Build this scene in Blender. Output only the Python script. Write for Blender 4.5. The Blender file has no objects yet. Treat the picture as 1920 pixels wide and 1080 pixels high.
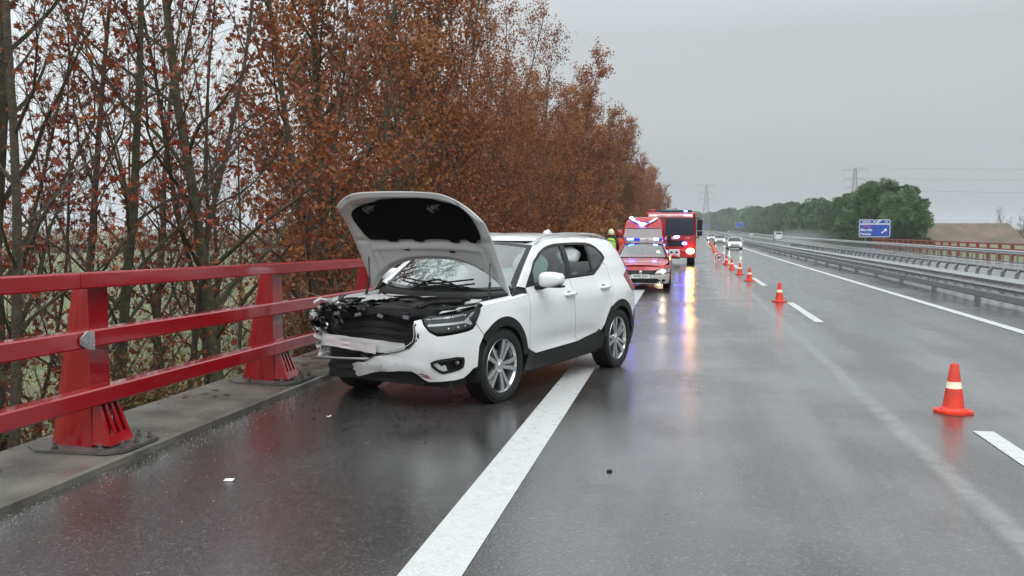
import bpy, math, random, bisect
import numpy as np
from mathutils import Vector, Matrix, Euler
from mathutils.geometry import delaunay_2d_cdt
SC=bpy.context.scene; COL=SC.collection
R=math.radians; PI=math.pi
# ------------------------------------------------------------ camera
cam=bpy.data.objects.new('camera',bpy.data.cameras.new('camera')); COL.objects.link(cam)
cam.location=(0,0,1.65); cam.rotation_euler=(R(90-3.56),0,R(10.519))
cam.data.sensor_width=36; cam.data.lens=36*1720/1920; cam.data.clip_end=6000; cam.data.clip_start=.05
SC.camera=cam
# ------------------------------------------------------------ sky and sun
SUN_EL,SUN_AZ=R(52),R(150)      # azimuth measured clockwise from +Y
w=bpy.data.worlds.new('World'); SC.world=w; w.use_nodes=True
nt=w.node_tree; nt.nodes.clear(); N=nt.nodes.new; L=nt.links.new
sky=N('ShaderNodeTexSky'); sky.sky_type='NISHITA'; sky.sun_disc=False
sky.sun_elevation=SUN_EL; sky.sun_rotation=SUN_AZ; sky.air_density=1; sky.dust_density=3
hs=N('ShaderNodeHueSaturation'); hs.inputs['Saturation'].default_value=.12; hs.inputs['Value'].default_value=.10; L(sky.outputs[0],hs.inputs['Color'])
tc=N('ShaderNodeTexCoord'); sep=N('ShaderNodeSeparateXYZ'); L(tc.outputs['Generated'],sep.inputs[0])
# overcast: luminance rises from the horizon to the zenith (CIE overcast sky), soft cloud mottling
mr=N('ShaderNodeMapRange'); mr.inputs['From Min'].default_value=0.; mr.inputs['From Max'].default_value=1; mr.inputs['To Min'].default_value=.50; mr.inputs['To Max'].default_value=1.45
rp=N('ShaderNodeValToRGB'); L(sep.outputs['Z'],rp.inputs[0])
e=rp.color_ramp.elements; e[0].position=0; e[0].color=(.45,.475,.485,1); e[1].position=1; e[1].color=(1.95,2.08,2.15,1)
for p,c in ((.07,(.42,.46,.478,1)),(.20,(.46,.50,.515,1)),(.42,(1.22,1.33,1.38,1))):
    q=rp.color_ramp.elements.new(p); q.color=c
mp=N('ShaderNodeMapping'); mp.inputs['Scale'].default_value=(1,1,3.5); L(tc.outputs['Generated'],mp.inputs[0])
nz=N('ShaderNodeTexNoise'); nz.inputs['Scale'].default_value=2.2; nz.inputs['Detail'].default_value=5; nz.inputs['Roughness'].default_value=.5; L(mp.outputs[0],nz.inputs['Vector'])
m2=N('ShaderNodeMapRange'); m2.inputs['From Min'].default_value=.3; m2.inputs['From Max'].default_value=.7; m2.inputs['To Min'].default_value=.93; m2.inputs['To Max'].default_value=1.07; L(nz.outputs[0],m2.inputs[0])
# thinner cloud towards the west (-X): brighter there
m3=N('ShaderNodeMapRange'); m3.interpolation_type='SMOOTHSTEP'; m3.inputs['From Min'].default_value=-.75; m3.inputs['From Max'].default_value=-.1; m3.inputs['To Min'].default_value=2.3; m3.inputs['To Max'].default_value=1.0; L(sep.outputs['X'],m3.inputs[0])
mu=N('ShaderNodeMath'); mu.operation='MULTIPLY'; L(m2.outputs[0],mu.inputs[0]); L(m3.outputs[0],mu.inputs[1])
vm=N('ShaderNodeVectorMath'); vm.operation='SCALE'; L(rp.outputs[0],vm.inputs[0]); L(mu.outputs[0],vm.inputs['Scale'])
ad=N('ShaderNodeVectorMath'); ad.operation='ADD'; L(vm.outputs[0],ad.inputs[0]); L(hs.outputs[0],ad.inputs[1])
bg=N('ShaderNodeBackground'); bg.inputs['Strength'].default_value=.63; L(ad.outputs[0],bg.inputs[0])
wo=N('ShaderNodeOutputWorld'); L(bg.outputs[0],wo.inputs[0])
sl=bpy.data.lights.new('sun','SUN'); sl.energy=1.2; sl.angle=R(50); sl.color=(1,.98,.95)
so=bpy.data.objects.new('sun',sl); COL.objects.link(so)
so.rotation_euler=Vector((-math.sin(SUN_AZ)*math.cos(SUN_EL),-math.cos(SUN_AZ)*math.cos(SUN_EL),-math.sin(SUN_EL))).to_track_quat('-Z','Y').to_euler()
SC.view_settings.view_transform='Standard'; SC.view_settings.look='None'; SC.view_settings.exposure=0; SC.view_settings.gamma=1
SC.render.engine='CYCLES'; SC.cycles.use_denoising=True; SC.cycles.denoising_prefilter='ACCURATE'; SC.cycles.max_bounces=8; SC.cycles.transparent_max_bounces=16
SC.cycles.volume_bounces=0; SC.cycles.sample_clamp_indirect=8; SC.cycles.caustics_reflective=False; SC.cycles.caustics_refractive=False
# ------------------------------------------------------------ helpers
class MB:
    def __init__(s): s.v=[]; s.f=[]
    def add(s,vs,fs):
        o=len(s.v); s.v+= [tuple(p) for p in vs]; s.f+=[tuple(i+o for i in f) for f in fs]; return s
    def box(s,c,d,rz=0,rx=0,ry=0,taper=1):
        M=Matrix.Translation(c)@Euler((rx,ry,rz)).to_matrix().to_4x4()
        x,y,z=d[0]/2,d[1]/2,d[2]/2; vs=[]
        for k,t in ((-1,1),(1,taper)):
            for a,b in ((-1,-1),(1,-1),(1,1),(-1,1)): vs.append(M@Vector((a*x*t,b*y*t,k*z)))
        return s.add(vs,[(3,2,1,0),(4,5,6,7),(0,1,5,4),(1,2,6,5),(2,3,7,6),(3,0,4,7)])
    def tube(s,pts,r,n=6,cap=True):
        pts=[Vector(p) for p in pts]; m=len(pts)
        if not hasattr(r,'__len__'): r=[r]*m
        t=(pts[1]-pts[0]).normalized(); u=t.orthogonal().normalized(); vs=[]
        for i,p in enumerate(pts):
            t=(pts[min(i+1,m-1)]-pts[max(i-1,0)]).normalized()
            u=(u-t*u.dot(t)).normalized(); v=t.cross(u)
            for k in range(n):
                a=2*PI*k/n; vs.append(p+(u*math.cos(a)+v*math.sin(a))*r[i])
        fs=[(i*n+k,i*n+(k+1)%n,(i+1)*n+(k+1)%n,(i+1)*n+k) for i in range(m-1) for k in range(n)]
        if cap: fs+=[tuple(range(n-1,-1,-1)),tuple((m-1)*n+k for k in range(n))]
        return s.add(vs,fs)
    def lathe(s,prof,n=32,axis='z',c=(0,0,0),a0=0,a1=2*PI,close=False):
        full=abs(a1-a0-2*PI)<1e-6; k=n if full else n+1; vs=[]
        for j in range(k):
            a=a0+(a1-a0)*j/n; ca,sa=math.cos(a),math.sin(a)
            for r,h in prof:
                p=(r*ca,r*sa,h) if axis=='z' else ((r*ca,h,r*sa) if axis=='y' else (h,r*ca,r*sa))
                vs.append((p[0]+c[0],p[1]+c[1],p[2]+c[2]))
        m=len(prof); fs=[]
        for j in range(n):
            j2=(j+1)%k
            for i in range(m-1 if not close else m):
                i2=(i+1)%m; fs.append((j*m+i,j*m+i2,j2*m+i2,j2*m+i))
        return s.add(vs,fs)
    def prism(s,poly,h0,h1,fn=None):
        """polygon (2D) extruded; fn maps (a,b,h)->xyz"""
        fn=fn or (lambda a,b,h:(a,b,h)); n=len(poly)
        vs=[fn(a,b,h0) for a,b in poly]+[fn(a,b,h1) for a,b in poly]
        return s.add(vs,[tuple(range(n-1,-1,-1)),tuple(range(n,2*n))]+[(i,(i+1)%n,n+(i+1)%n,n+i) for i in range(n)])
    def grid(s,fn,na,nb):
        vs=[fn(i/na,j/nb) for i in range(na+1) for j in range(nb+1)]
        return s.add(vs,[(i*(nb+1)+j,(i+1)*(nb+1)+j,(i+1)*(nb+1)+j+1,i*(nb+1)+j+1) for i in range(na) for j in range(nb)])
    def ball(s,c,r,n=12,m=8):
        r=(r,r,r) if not hasattr(r,'__len__') else r
        return s.grid(lambda a,b:(c[0]+r[0]*math.sin(PI*b)*math.cos(2*PI*a),c[1]+r[1]*math.sin(PI*b)*math.sin(2*PI*a),c[2]-r[2]*math.cos(PI*b)),n,m)
    def mesh(s,name,mat,smooth=35,recalc=False):
        me=bpy.data.meshes.new(name); me.from_pydata(s.v,[],s.f); me.materials.append(mat)
        if recalc:
            import bmesh
            b=bmesh.new(); b.from_mesh(me); bmesh.ops.remove_doubles(b,verts=b.verts,dist=1e-5); bmesh.ops.recalc_face_normals(b,faces=b.faces); b.to_mesh(me); b.free()
        if smooth:
            me.polygons.foreach_set('use_smooth',[True]*len(me.polygons))
            if smooth<180: me.set_sharp_from_angle(angle=R(smooth))
        me.update(); return me
    def build(s,name,mat,parent=None,smooth=35,bevel=0,recalc=False,**kw):
        o=bpy.data.objects.new(name,s.mesh(name,mat,smooth,recalc)); COL.objects.link(o)
        if parent: o.parent=parent
        if bevel:
            b=o.modifiers.new('bevel','BEVEL'); b.width=bevel; b.segments=2; b.limit_method='ANGLE'; b.angle_limit=R(40)
        for k,v in kw.items(): o[k]=v
        return o
def inst(name,me,parent=None,loc=(0,0,0),rot=(0,0,0),sc=1):
    o=bpy.data.objects.new(name,me); COL.objects.link(o); o.parent=parent; o.location=loc; o.rotation_euler=rot
    o.scale=(sc,)*3 if not hasattr(sc,'__len__') else sc; return o
def thing(name,label,cat,loc=(0,0,0),rz=0,group=None):
    o=bpy.data.objects.new(name,None); COL.objects.link(o); o.location=loc; o.rotation_euler=(0,0,rz); o.empty_display_size=.1
    return tag(o,label,cat,group)
def tag(o,label,cat,group=None):
    o['label']=label; o['category']=cat
    if group: o['group']=group
    return o
def dup(root,loc,rz,label,group=None):
    r=root.copy(); COL.objects.link(r); r.location=loc; r.rotation_euler=(0,0,rz); r['label']=label
    if group: r['group']=group
    for ch in [c for c in COL.objects if c.parent==root]:
        c=ch.copy(); COL.objects.link(c); c.parent=r
        for g in [x for x in COL.objects if x.parent==ch]:
            d=g.copy(); COL.objects.link(d); d.parent=c
    return r
def inpoly(x,y,P):
    c=False; j=len(P)-1
    for i in range(len(P)):
        a,b=P[i],P[j]
        if (a[1]>y)!=(b[1]>y) and x<(b[0]-a[0])*(y-a[1])/(b[1]-a[1])+a[0]: c=not c
        j=i
    return c
def chaikin(P,k):
    for _ in range(k):
        Q=[]
        for i in range(len(P)):
            a,b=P[i],P[(i+1)%len(P)]; Q+=[(a[0]*.75+b[0]*.25,a[1]*.75+b[1]*.25),(a[0]*.25+b[0]*.75,a[1]*.25+b[1]*.75)]
        P=Q
    return P
def inset(P,d):
    n=len(P); A=sum(P[i][0]*P[(i+1)%n][1]-P[(i+1)%n][0]*P[i][1] for i in range(n)); sg=1 if A>0 else -1; out=[]
    for i in range(n):
        a,b,c=P[i-1],P[i],P[(i+1)%n]
        e1=(b[0]-a[0],b[1]-a[1]);e2=(c[0]-b[0],c[1]-b[1]);l1=math.hypot(*e1) or 1e-9;l2=math.hypot(*e2) or 1e-9
        n1=(-e1[1]/l1*sg,e1[0]/l1*sg);n2=(-e2[1]/l2*sg,e2[0]/l2*sg)
        mx,my=n1[0]+n2[0],n1[1]+n2[1];k=mx*mx+my*my; k=2/max(k,.8)
        out.append((b[0]+mx*k*d,b[1]+my*k*d))
    return out
def circ(cx,cy,r,a0=0,a1=360,n=24):
    return [(cx+r*math.cos(R(a0+(a1-a0)*i/n)),cy+r*math.sin(R(a0+(a1-a0)*i/n))) for i in range(n+(0 if abs(a1-a0)==360 else 1))]
def cdt(poly,holes=(),step=.045):
    def dens(P):
        out=[]
        for i in range(len(P)):
            a,b=P[i],P[(i+1)%len(P)]; k=max(1,int(math.dist(a,b)/step))
            out+=[(a[0]+(b[0]-a[0])*t/k,a[1]+(b[1]-a[1])*t/k) for t in range(k)]
        return out
    loops=[dens(poly)]+[dens(h) for h in holes]; V=[];E=[]
    for l in loops:
        o=len(V); V+=l; E+=[(o+i,o+(i+1)%len(l)) for i in range(len(l))]
    xs=[p[0] for p in loops[0]];ys=[p[1] for p in loops[0]]
    x0=math.floor(min(xs)/step)*step
    while x0<max(xs):
        y0=math.floor(min(ys)/step)*step
        while y0<max(ys):
            if inpoly(x0,y0,loops[0]) and not any(inpoly(x0,y0,h) for h in loops[1:]):
                if min((p[0]-x0)**2+(p[1]-y0)**2 for l in loops for p in l)>(step*.45)**2: V.append((x0,y0))
            y0+=step
        x0+=step
    r=delaunay_2d_cdt([Vector(p) for p in V],E,[],0,1e-6)
    vs=[tuple(p) for p in r[0]]; fs=[]
    for f in r[2]:
        f=tuple(f); cx=sum(vs[i][0] for i in f)/3; cy=sum(vs[i][1] for i in f)/3
        if inpoly(cx,cy,loops[0]) and not any(inpoly(cx,cy,h) for h in loops[1:]): fs.append(f)
    return vs,fs
def sheet(fn,poly,holes=(),step=.045,depth=.012,flip=False):
    """triangulated 2D region mapped by fn(a,b,out)->xyz with a returned edge"""
    vs,fs=cdt(poly,holes,step); m=MB(); n=len(vs)
    pos=[fn(a,b,0) for a,b in vs]
    # wanted orientation: normal along fn(out)
    f=fs[len(fs)//2]; a,b,c=[Vector(pos[i]) for i in f]; q=Vector(fn(*vs[f[0]],.01))-a
    if (b-a).cross(c-a).dot(q)<0: fs=[(i,k,j) for i,j,k in fs]
    m.add(pos,fs)
    if depth:
        cnt={}
        for f in fs:
            for i in range(3):
                e=(f[i],f[(i+1)%3]); cnt[tuple(sorted(e))]=cnt.get(tuple(sorted(e)),[])+[e]
        be=[v[0] for v in cnt.values() if len(v)==1]; idx={}
        back=[]
        for a,b in be:
            for i in (a,b):
                if i not in idx: idx[i]=len(back); back.append(fn(*vs[i],-depth))
        o=len(m.v); m.v+=back
        m.f+=[(b,a,o+idx[a],o+idx[b]) for a,b in be]
    return m
# ------------------------------------------------------------ materials
def mat(name,col,rough=.5,metal=0,noise=None,bump=None,coat=0,emit=None,es=0,spec=None,ior=None,rn=None):
    """noise=(scale,amount,other colour); bump=(scale,distance); rn=(scale,lo,hi) roughness variation"""
    m=bpy.data.materials.new(name); m.use_nodes=True; t=m.node_tree; b=t.nodes['Principled BSDF']
    c=tuple(col)+(1,); b.inputs['Base Color'].default_value=c; b.inputs['Roughness'].default_value=rough; b.inputs['Metallic'].default_value=metal
    if coat: b.inputs['Coat Weight'].default_value=coat; b.inputs['Coat Roughness'].default_value=.04
    if spec is not None: b.inputs['Specular IOR Level'].default_value=spec
    if ior: b.inputs['IOR'].default_value=ior
    if emit: b.inputs['Emission Color'].default_value=tuple(emit)+(1,); b.inputs['Emission Strength'].default_value=es
    def nz(sc,det=4):
        g=t.nodes.new('ShaderNodeTexCoord'); n=t.nodes.new('ShaderNodeTexNoise'); n.inputs['Scale'].default_value=sc; n.inputs['Detail'].default_value=det
        t.links.new(g.outputs['Object'],n.inputs['Vector']); return n
    if noise:
        n=nz(noise[0]); r=t.nodes.new('ShaderNodeMapRange'); r.inputs['From Min'].default_value=.35; r.inputs['From Max'].default_value=.65; r.inputs['To Max'].default_value=noise[1]
        t.links.new(n.outputs[0],r.inputs[0]); x=t.nodes.new('ShaderNodeMix'); x.data_type='RGBA'; x.inputs['A'].default_value=c; x.inputs['B'].default_value=tuple(noise[2])+(1,)
        t.links.new(r.outputs[0],x.inputs['Factor']); t.links.new(x.outputs['Result'],b.inputs['Base Color'])
    if rn:
        n=nz(rn[0]); r=t.nodes.new('ShaderNodeMapRange'); r.inputs['From Min'].default_value=.35; r.inputs['From Max'].default_value=.65; r.inputs['To Min'].default_value=rn[1]; r.inputs['To Max'].default_value=rn[2]
        t.links.new(n.outputs[0],r.inputs[0]); t.links.new(r.outputs[0],b.inputs['Roughness'])
    if bump:
        n=nz(bump[0],6); u=t.nodes.new('ShaderNodeBump'); u.inputs['Distance'].default_value=bump[1]; u.inputs['Strength'].default_value=1
        t.links.new(n.outputs[0],u.inputs['Height']); t.links.new(u.outputs[0],b.inputs['Normal'])
    return m
def glass(name,tint,refl=1.0,rough=.0,ex=.03):
    m=bpy.data.materials.new(name); m.use_nodes=True; t=m.node_tree; t.nodes.clear()
    o=t.nodes.new('ShaderNodeOutputMaterial'); x=t.nodes.new('ShaderNodeMixShader'); a=t.nodes.new('ShaderNodeBsdfTransparent'); g=t.nodes.new('ShaderNodeBsdfGlossy')
    f=t.nodes.new('ShaderNodeFresnel'); f.inputs[0].default_value=1.5; a.inputs[0].default_value=tuple(tint)+(1,); g.inputs['Roughness'].default_value=rough
    g.inputs[0].default_value=(refl,)*3+(1,)
    k=t.nodes.new('ShaderNodeMath'); k.operation='MULTIPLY_ADD'; k.inputs[1].default_value=1.0; k.inputs[2].default_value=ex
    t.links.new(f.outputs[0],k.inputs[0]); t.links.new(k.outputs[0],x.inputs[0]); t.links.new(a.outputs[0],x.inputs[1]); t.links.new(g.outputs[0],x.inputs[2]); t.links.new(x.outputs[0],o.inputs[0]); return m
M=dict(
 red=mat('red paint',(.34,.005,.011),.2,noise=(1.3,.6,(.26,.004,.009)),coat=.5,rn=(30,.08,.26)),
 galv=mat('galvanised steel',(.40,.42,.43),.34,.35,noise=(9,.7,(.27,.28,.29)),rn=(20,.25,.5)),
 galvd=mat('weathered galvanised steel',(.23,.245,.25),.42,.3,noise=(4,.7,(.13,.14,.145))),
 bark=mat('bark',(.045,.035,.025),.85,noise=(14,1,(.085,.072,.045)),bump=(40,.02)),
 bark2=mat('mossy bark',(.036,.031,.017),.85,noise=(10,1,(.068,.068,.030)),bump=(40,.02)),
 twig=mat('twig',(.085,.056,.042),.8),
 white=mat('white car paint',(.74,.76,.76),.28,coat=.8),
 whited=mat('white inner paint',(.48,.49,.49),.42,noise=(6,.6,(.5,.51,.5))),
 black=mat('black plastic',(.008,.008,.008),.42,noise=(25,.6,(.014,.014,.014)),spec=.3),
 blackg=mat('gloss black',(.008,.008,.009),.12),
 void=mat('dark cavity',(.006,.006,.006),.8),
 rubber=mat('rubber',(.010,.010,.010),.5,noise=(30,.6,(.016,.016,.016)),spec=.3),
 felt=mat('black felt',(.004,.004,.004),.95,spec=.05),
 alu=mat('alloy',(.62,.63,.64),.25,.85),
 alud=mat('dark alloy',(.10,.10,.105),.4,.6),
 plate=mat('wet dirty steel',(.11,.105,.095),.4,noise=(8,.8,(.06,.055,.045))),
 strip=mat('dull rail strip',(.20,.21,.22),.6),
 steel=mat('steel',(.5,.5,.5),.3,.9),
 chrome=mat('chrome',(.8,.8,.8),.08,1),
 fabric=mat('seat cloth',(.03,.03,.032),.9),
 airbag=mat('airbag cloth',(.72,.80,.80),.75,bump=(12,.03)),
 redpl=mat('tail lamp red',(.26,.006,.008),.2),
 cone=mat('cone orange',(.78,.045,.018),.42,noise=(9,.8,(.50,.045,.025)),rn=(20,.25,.6)),
 refw=mat('reflective white',(.80,.74,.55),.35),
 concrete=mat('concrete',(.155,.145,.12),.5,noise=(2.2,1,(.075,.068,.055)),bump=(60,.004),rn=(1.8,.12,.7)),
 fred=mat('fire engine red',(.40,.008,.018),.25,coat=.6),
 silver=mat('silver paint',(.58,.58,.55),.3,.25,coat=.6),
 signw=mat('sign white',(.78,.79,.80),.4),
 signb=mat('sign blue',(.008,.065,.38),.4),
 redfar=mat('weathered red paint',(.22,.030,.022),.5),
 signr=mat('sign red',(.60,.02,.02),.4),
 hivis=mat('hi vis yellow',(.45,.75,.05),.6),
 cloth=mat('dark cloth',(.02,.02,.025),.85),
 orange=mat('red orange cloth',(.62,.06,.02),.7),
 skin=mat('skin',(.5,.3,.22),.5),
 pale=mat('helmet pale',(.75,.72,.5),.3),
)
def emis(name,col,s):
    m=mat(name,[c*.6 for c in col],.3,emit=col,es=s); return m
def grime(m,lo,hi,col,amt):
    t=m.node_tree; b=t.nodes['Principled BSDF']; g=t.nodes.new('ShaderNodeTexCoord'); sp_=t.nodes.new('ShaderNodeSeparateXYZ'); t.links.new(g.outputs['Object'],sp_.inputs[0])
    r=t.nodes.new('ShaderNodeMapRange'); r.inputs[1].default_value=hi; r.inputs[2].default_value=lo; r.inputs[4].default_value=amt; t.links.new(sp_.outputs['Z'],r.inputs[0])
    n=t.nodes.new('ShaderNodeTexNoise'); n.inputs['Scale'].default_value=7; n.inputs['Detail'].default_value=7; n.inputs['Roughness'].default_value=.7; t.links.new(g.outputs['Object'],n.inputs['Vector'])
    q=t.nodes.new('ShaderNodeMapRange'); q.inputs[1].default_value=.35; q.inputs[2].default_value=.7; q.inputs[3].default_value=.25; t.links.new(n.outputs[0],q.inputs[0])
    k=t.nodes.new('ShaderNodeMath'); k.operation='MULTIPLY'; t.links.new(r.outputs[0],k.inputs[0]); t.links.new(q.outputs[0],k.inputs[1])
    x=t.nodes.new('ShaderNodeMix'); x.data_type='RGBA'; x.inputs['A'].default_value=b.inputs['Base Color'].default_value; x.inputs['B'].default_value=col+(1,); t.links.new(k.outputs[0],x.inputs['Factor']); t.links.new(x.outputs['Result'],b.inputs['Base Color'])
grime(M['white'],.25,.80,(.26,.24,.21),.38)
M['ebl']=emis('blue beacon lamp',(.03,.08,1),45); M['ebw']=emis('white blue flash lamp',(.16,.28,1),22)
M['ehl']=emis('headlamp lit warm',(1,.52,.13),60); M['ehw']=emis('headlamp lit white',(1,.84,.58),22)
M['bludim']=mat('blue beacon lens',(.01,.03,.5),.15,emit=(.01,.03,.7),es=.8)
M['cglass']=glass('car glass',(.58,.74,.70)); M['pglass']=glass('privacy glass',(.10,.11,.12)); M['lens']=glass('lamp lens',(.85,.88,.9))
M['wglass']=glass('windscreen glass',(.58,.70,.67),ex=.20)
def leafmat(name,cols,tr=.25):
    m=bpy.data.materials.new(name); m.use_nodes=True; t=m.node_tree; b=t.nodes['Principled BSDF']; n=t.nodes.new
    oi=n('ShaderNodeObjectInfo'); g=n('ShaderNodeNewGeometry'); nz=n('ShaderNodeTexNoise'); nz.inputs['Scale'].default_value=.9; nz.inputs['Detail'].default_value=1
    tc=n('ShaderNodeTexCoord'); t.links.new(tc.outputs['Object'],nz.inputs['Vector'])
    a1=n('ShaderNodeMath'); a1.operation='MULTIPLY_ADD'; a1.inputs[1].default_value=.42; t.links.new(g.outputs['Random Per Island'],a1.inputs[0])
    a2=n('ShaderNodeMath'); a2.operation='MULTIPLY_ADD'; a2.inputs[1].default_value=.5; t.links.new(oi.outputs['Random'],a2.inputs[0])
    a3=n('ShaderNodeMath'); a3.operation='MULTIPLY_ADD'; a3.inputs[1].default_value=.9; a3.inputs[2].default_value=-.41; t.links.new(nz.outputs[0],a3.inputs[0])
    t.links.new(a3.outputs[0],a2.inputs[2]); t.links.new(a2.outputs[0],a1.inputs[2])
    r=n('ShaderNodeValToRGB'); t.links.new(a1.outputs[0],r.inputs[0]); e=r.color_ramp.elements
    e[0].color=cols[0]+(1,); e[1].color=cols[-1]+(1,)
    for i,c in enumerate(cols[1:-1]): q=e.new((i+1)/(len(cols)-1)); q.color=c+(1,)
    t.links.new(r.outputs[0],b.inputs['Base Color']); b.inputs['Roughness'].default_value=.5
    tl=n('ShaderNodeBsdfTranslucent'); t.links.new(r.outputs[0],tl.inputs[0]); mx=n('ShaderNodeMixShader'); mx.inputs[0].default_value=tr
    o=t.nodes['Material Output']; t.links.new(b.outputs[0],mx.inputs[1]); t.links.new(tl.outputs[0],mx.inputs[2]); t.links.new(mx.outputs[0],o.inputs[0]); return m
M['leaf']=leafmat('autumn leaf',[(.055,.022,.014),(.16,.030,.016),(.24,.045,.015),(.27,.085,.02),(.30,.045,.018),(.30,.13,.025)],.35)
M['leaf2']=leafmat('rust leaf mass',[(.085,.045,.024),(.16,.058,.022),(.25,.078,.022),(.30,.100,.024),(.32,.135,.028),(.33,.21,.04)],.3)
M['leafy']=leafmat('yellow leaf',[(.20,.11,.015),(.32,.20,.02),(.36,.24,.03)],.35)
M['bush']=leafmat('bush leaf',[(.03,.035,.01),(.09,.045,.015),(.17,.05,.018),(.10,.09,.02),(.22,.09,.02),(.25,.19,.03)],.3)
M['pine']=leafmat('pine needles',[(.020,.052,.010),(.036,.085,.015),(.055,.12,.020),(.10,.155,.03)],.1)
M['grass']=leafmat('grass blades',[(.05,.08,.02),(.09,.11,.03),(.13,.12,.05)],.2)
# ------------------------------------------------------------ road geometry (gentle bend and rise far ahead)
def sp(x,k): x/=k; return k*(x+math.log1p(math.exp(-abs(x))) if x>0 else math.log1p(math.exp(x)))
def bend(Y): return .016*sp(Y-75,12)
def zr(Y): return .0045*sp(Y-300,50)
def RP(X,Y,z=0): return (X+bend(Y),Y,zr(Y)+z)
YS=[-30,-15,-6]+[i*2.5 for i in range(0,32)]+[80+i*8 for i in range(0,30)]+[320+i*25 for i in range(28)]
def ribbon(name,X0,X1,z,m,ys=YS,parent=None,**kw):
    b=MB(); 
    for i,(a,c) in enumerate(zip(ys,ys[1:])):
        b.add([RP(X0,a,z),RP(X1,a,z),RP(X1,c,z),RP(X0,c,z)],[(0,1,2,3)])
    return b.build(name,m,parent,0,**kw)
def sm(a,b,x): t=min(1,max(0,(x-a)/(b-a))); return t*t*(3-2*t)
def catmull(pts,n=12):
    out=[]
    P=[pts[0]]+list(pts)+[pts[-1]]
    for i in range(1,len(P)-2):
        p0,p1,p2,p3=P[i-1],P[i],P[i+1],P[i+2]
        for k in range(n):
            t=k/n
            out.append(tuple(.5*((2*b)+(-a+c)*t+(2*a-5*b+4*c-d)*t*t+(-a+3*b-3*c+d)*t**3) for a,b,c,d in zip(p0,p1,p2,p3)))
    out.append(tuple(pts[-1])); return out
def lerp_tab(tab,x):
    if x<=tab[0][0]: return tab[0][1]
    for (a,b),(c,d) in zip(tab,tab[1:]):
        if x<=c:
            t=(x-a)/(c-a); t2=t*t*(3-2*t)*.5+t*.5
            return b+(d-b)*t2
    return tab[-1][1]
class Shell:
    """body side/front/rear unrolled: s = arc length round the plan outline from the nose, z = height"""
    def __init__(s,outline,side,front,rear,extra=None):
        s.P=catmull(outline); s.S=[0]
        for a,b in zip(s.P,s.P[1:]): s.S.append(s.S[-1]+math.dist(a,b))
        s.L=s.S[-1]; s.side,s.front,s.rear,s.extra=side,front,rear,extra
        s.N=[]
        for i in range(len(s.P)):
            a=s.P[max(0,i-1)];b=s.P[min(len(s.P)-1,i+1)]
            dx,dy=b[0]-a[0],b[1]-a[1];l=math.hypot(dx,dy) or 1
            s.N.append((-dy/l,dx/l))   # outward when walking nose->side(+w)->tail
        s.N[0]=(-1,0); s.N[-1]=(1,0)
        s.w=max(p[1] for p in s.P); s.u0=s.P[0][0]; s.u1=s.P[-1][0]; s.f0=s.u0+.77; s.r0=s.u1-.86
    def at(s,q):
        q=min(max(q,0),s.L); i=min(bisect.bisect_right(s.S,q)-1,len(s.P)-2); t=(q-s.S[i])/(s.S[i+1]-s.S[i])
        a,b=s.P[i],s.P[i+1];m,n=s.N[i],s.N[i+1]
        nx,ny=m[0]+(n[0]-m[0])*t,m[1]+(n[1]-m[1])*t;l=math.hypot(nx,ny)
        return a[0]+(b[0]-a[0])*t,a[1]+(b[1]-a[1])*t,nx/l,ny/l
    def pt(s,q,z,out=0.):
        far=q<0
        x,y,nx,ny=s.at(abs(q))
        y2=y*(1-lerp_tab(s.side,z)/s.w)
        if x>s.r0: x2=s.r0+(x-s.r0)*(1-lerp_tab(s.rear,z)/(s.u1-s.r0))
        elif x<s.f0: x2=s.f0+(x-s.f0)*(1-lerp_tab(s.front,z)/(s.f0-s.u0))
        else: x2=x
        if s.extra: y2+=s.extra(x,z)*ny*ny
        y2+=ny*out
        return x2+nx*out,(-y2 if far else y2),z
    def su(s,u):   # arc length where the side passes u
        for i in range(len(s.P)-1):
            if s.P[i][1]>.6 and s.P[i][0]<=u<=s.P[i+1][0]:
                return s.S[i]+(s.S[i+1]-s.S[i])*(u-s.P[i][0])/(s.P[i+1][0]-s.P[i][0])
        return 0 if u<0 else s.L
    def sy(s,y):
        for i in range(len(s.P)-1):
            if s.P[i][1]<=y<=s.P[i+1][1]: return s.S[i]+(y-s.P[i][1])
        return s.S[len(s.P)//3]
SUV_OUT=[(-.87,0),(-.865,.22),(-.845,.45),(-.79,.66),(-.69,.79),(-.50,.875),(-.25,.91),(.1,.922),(.7,.92),(1.35,.92),(2.1,.925),(2.8,.93),(3.1,.91),(3.32,.86),(3.47,.74),(3.53,.5),(3.555,.25),(3.56,0)]
SUV_SIDE=[(.15,.07),(.30,.03),(.42,.012),(.60,.006),(.78,0),(.92,.004),(1.0,.022),(1.06,.05),(1.12,.072),(1.2,.095),(1.35,.155),(1.5,.235),(1.56,.285),(1.62,.40)]
SUV_FRONT=[(.15,.12),(.28,.05),(.42,.0),(.6,-.005),(.75,.0),(.86,.025),(.95,.07),(1.02,.14)]
SUV_REAR=[(.2,.12),(.35,.02),(.55,0),(.8,.02),(.95,.05),(1.1,.09),(1.25,.18),(1.4,.29),(1.5,.36),(1.6,.5)]
def suv_extra(u,z):
    e=0
    for c in (0,2.7):
        r=math.hypot(u-c,z-.36); e+=.014*math.exp(-((r-.44)/.09)**2)
    e-=.030*math.exp(-((u-1.35)/.75)**4-((z-.50)/.085)**2)
    e+=.012*math.exp(-((u-2.7)/.5)**2-((z-.93)/.10)**2)
    return e
SUV=Shell(SUV_OUT,SUV_SIDE,SUV_FRONT,SUV_REAR,suv_extra)
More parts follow.
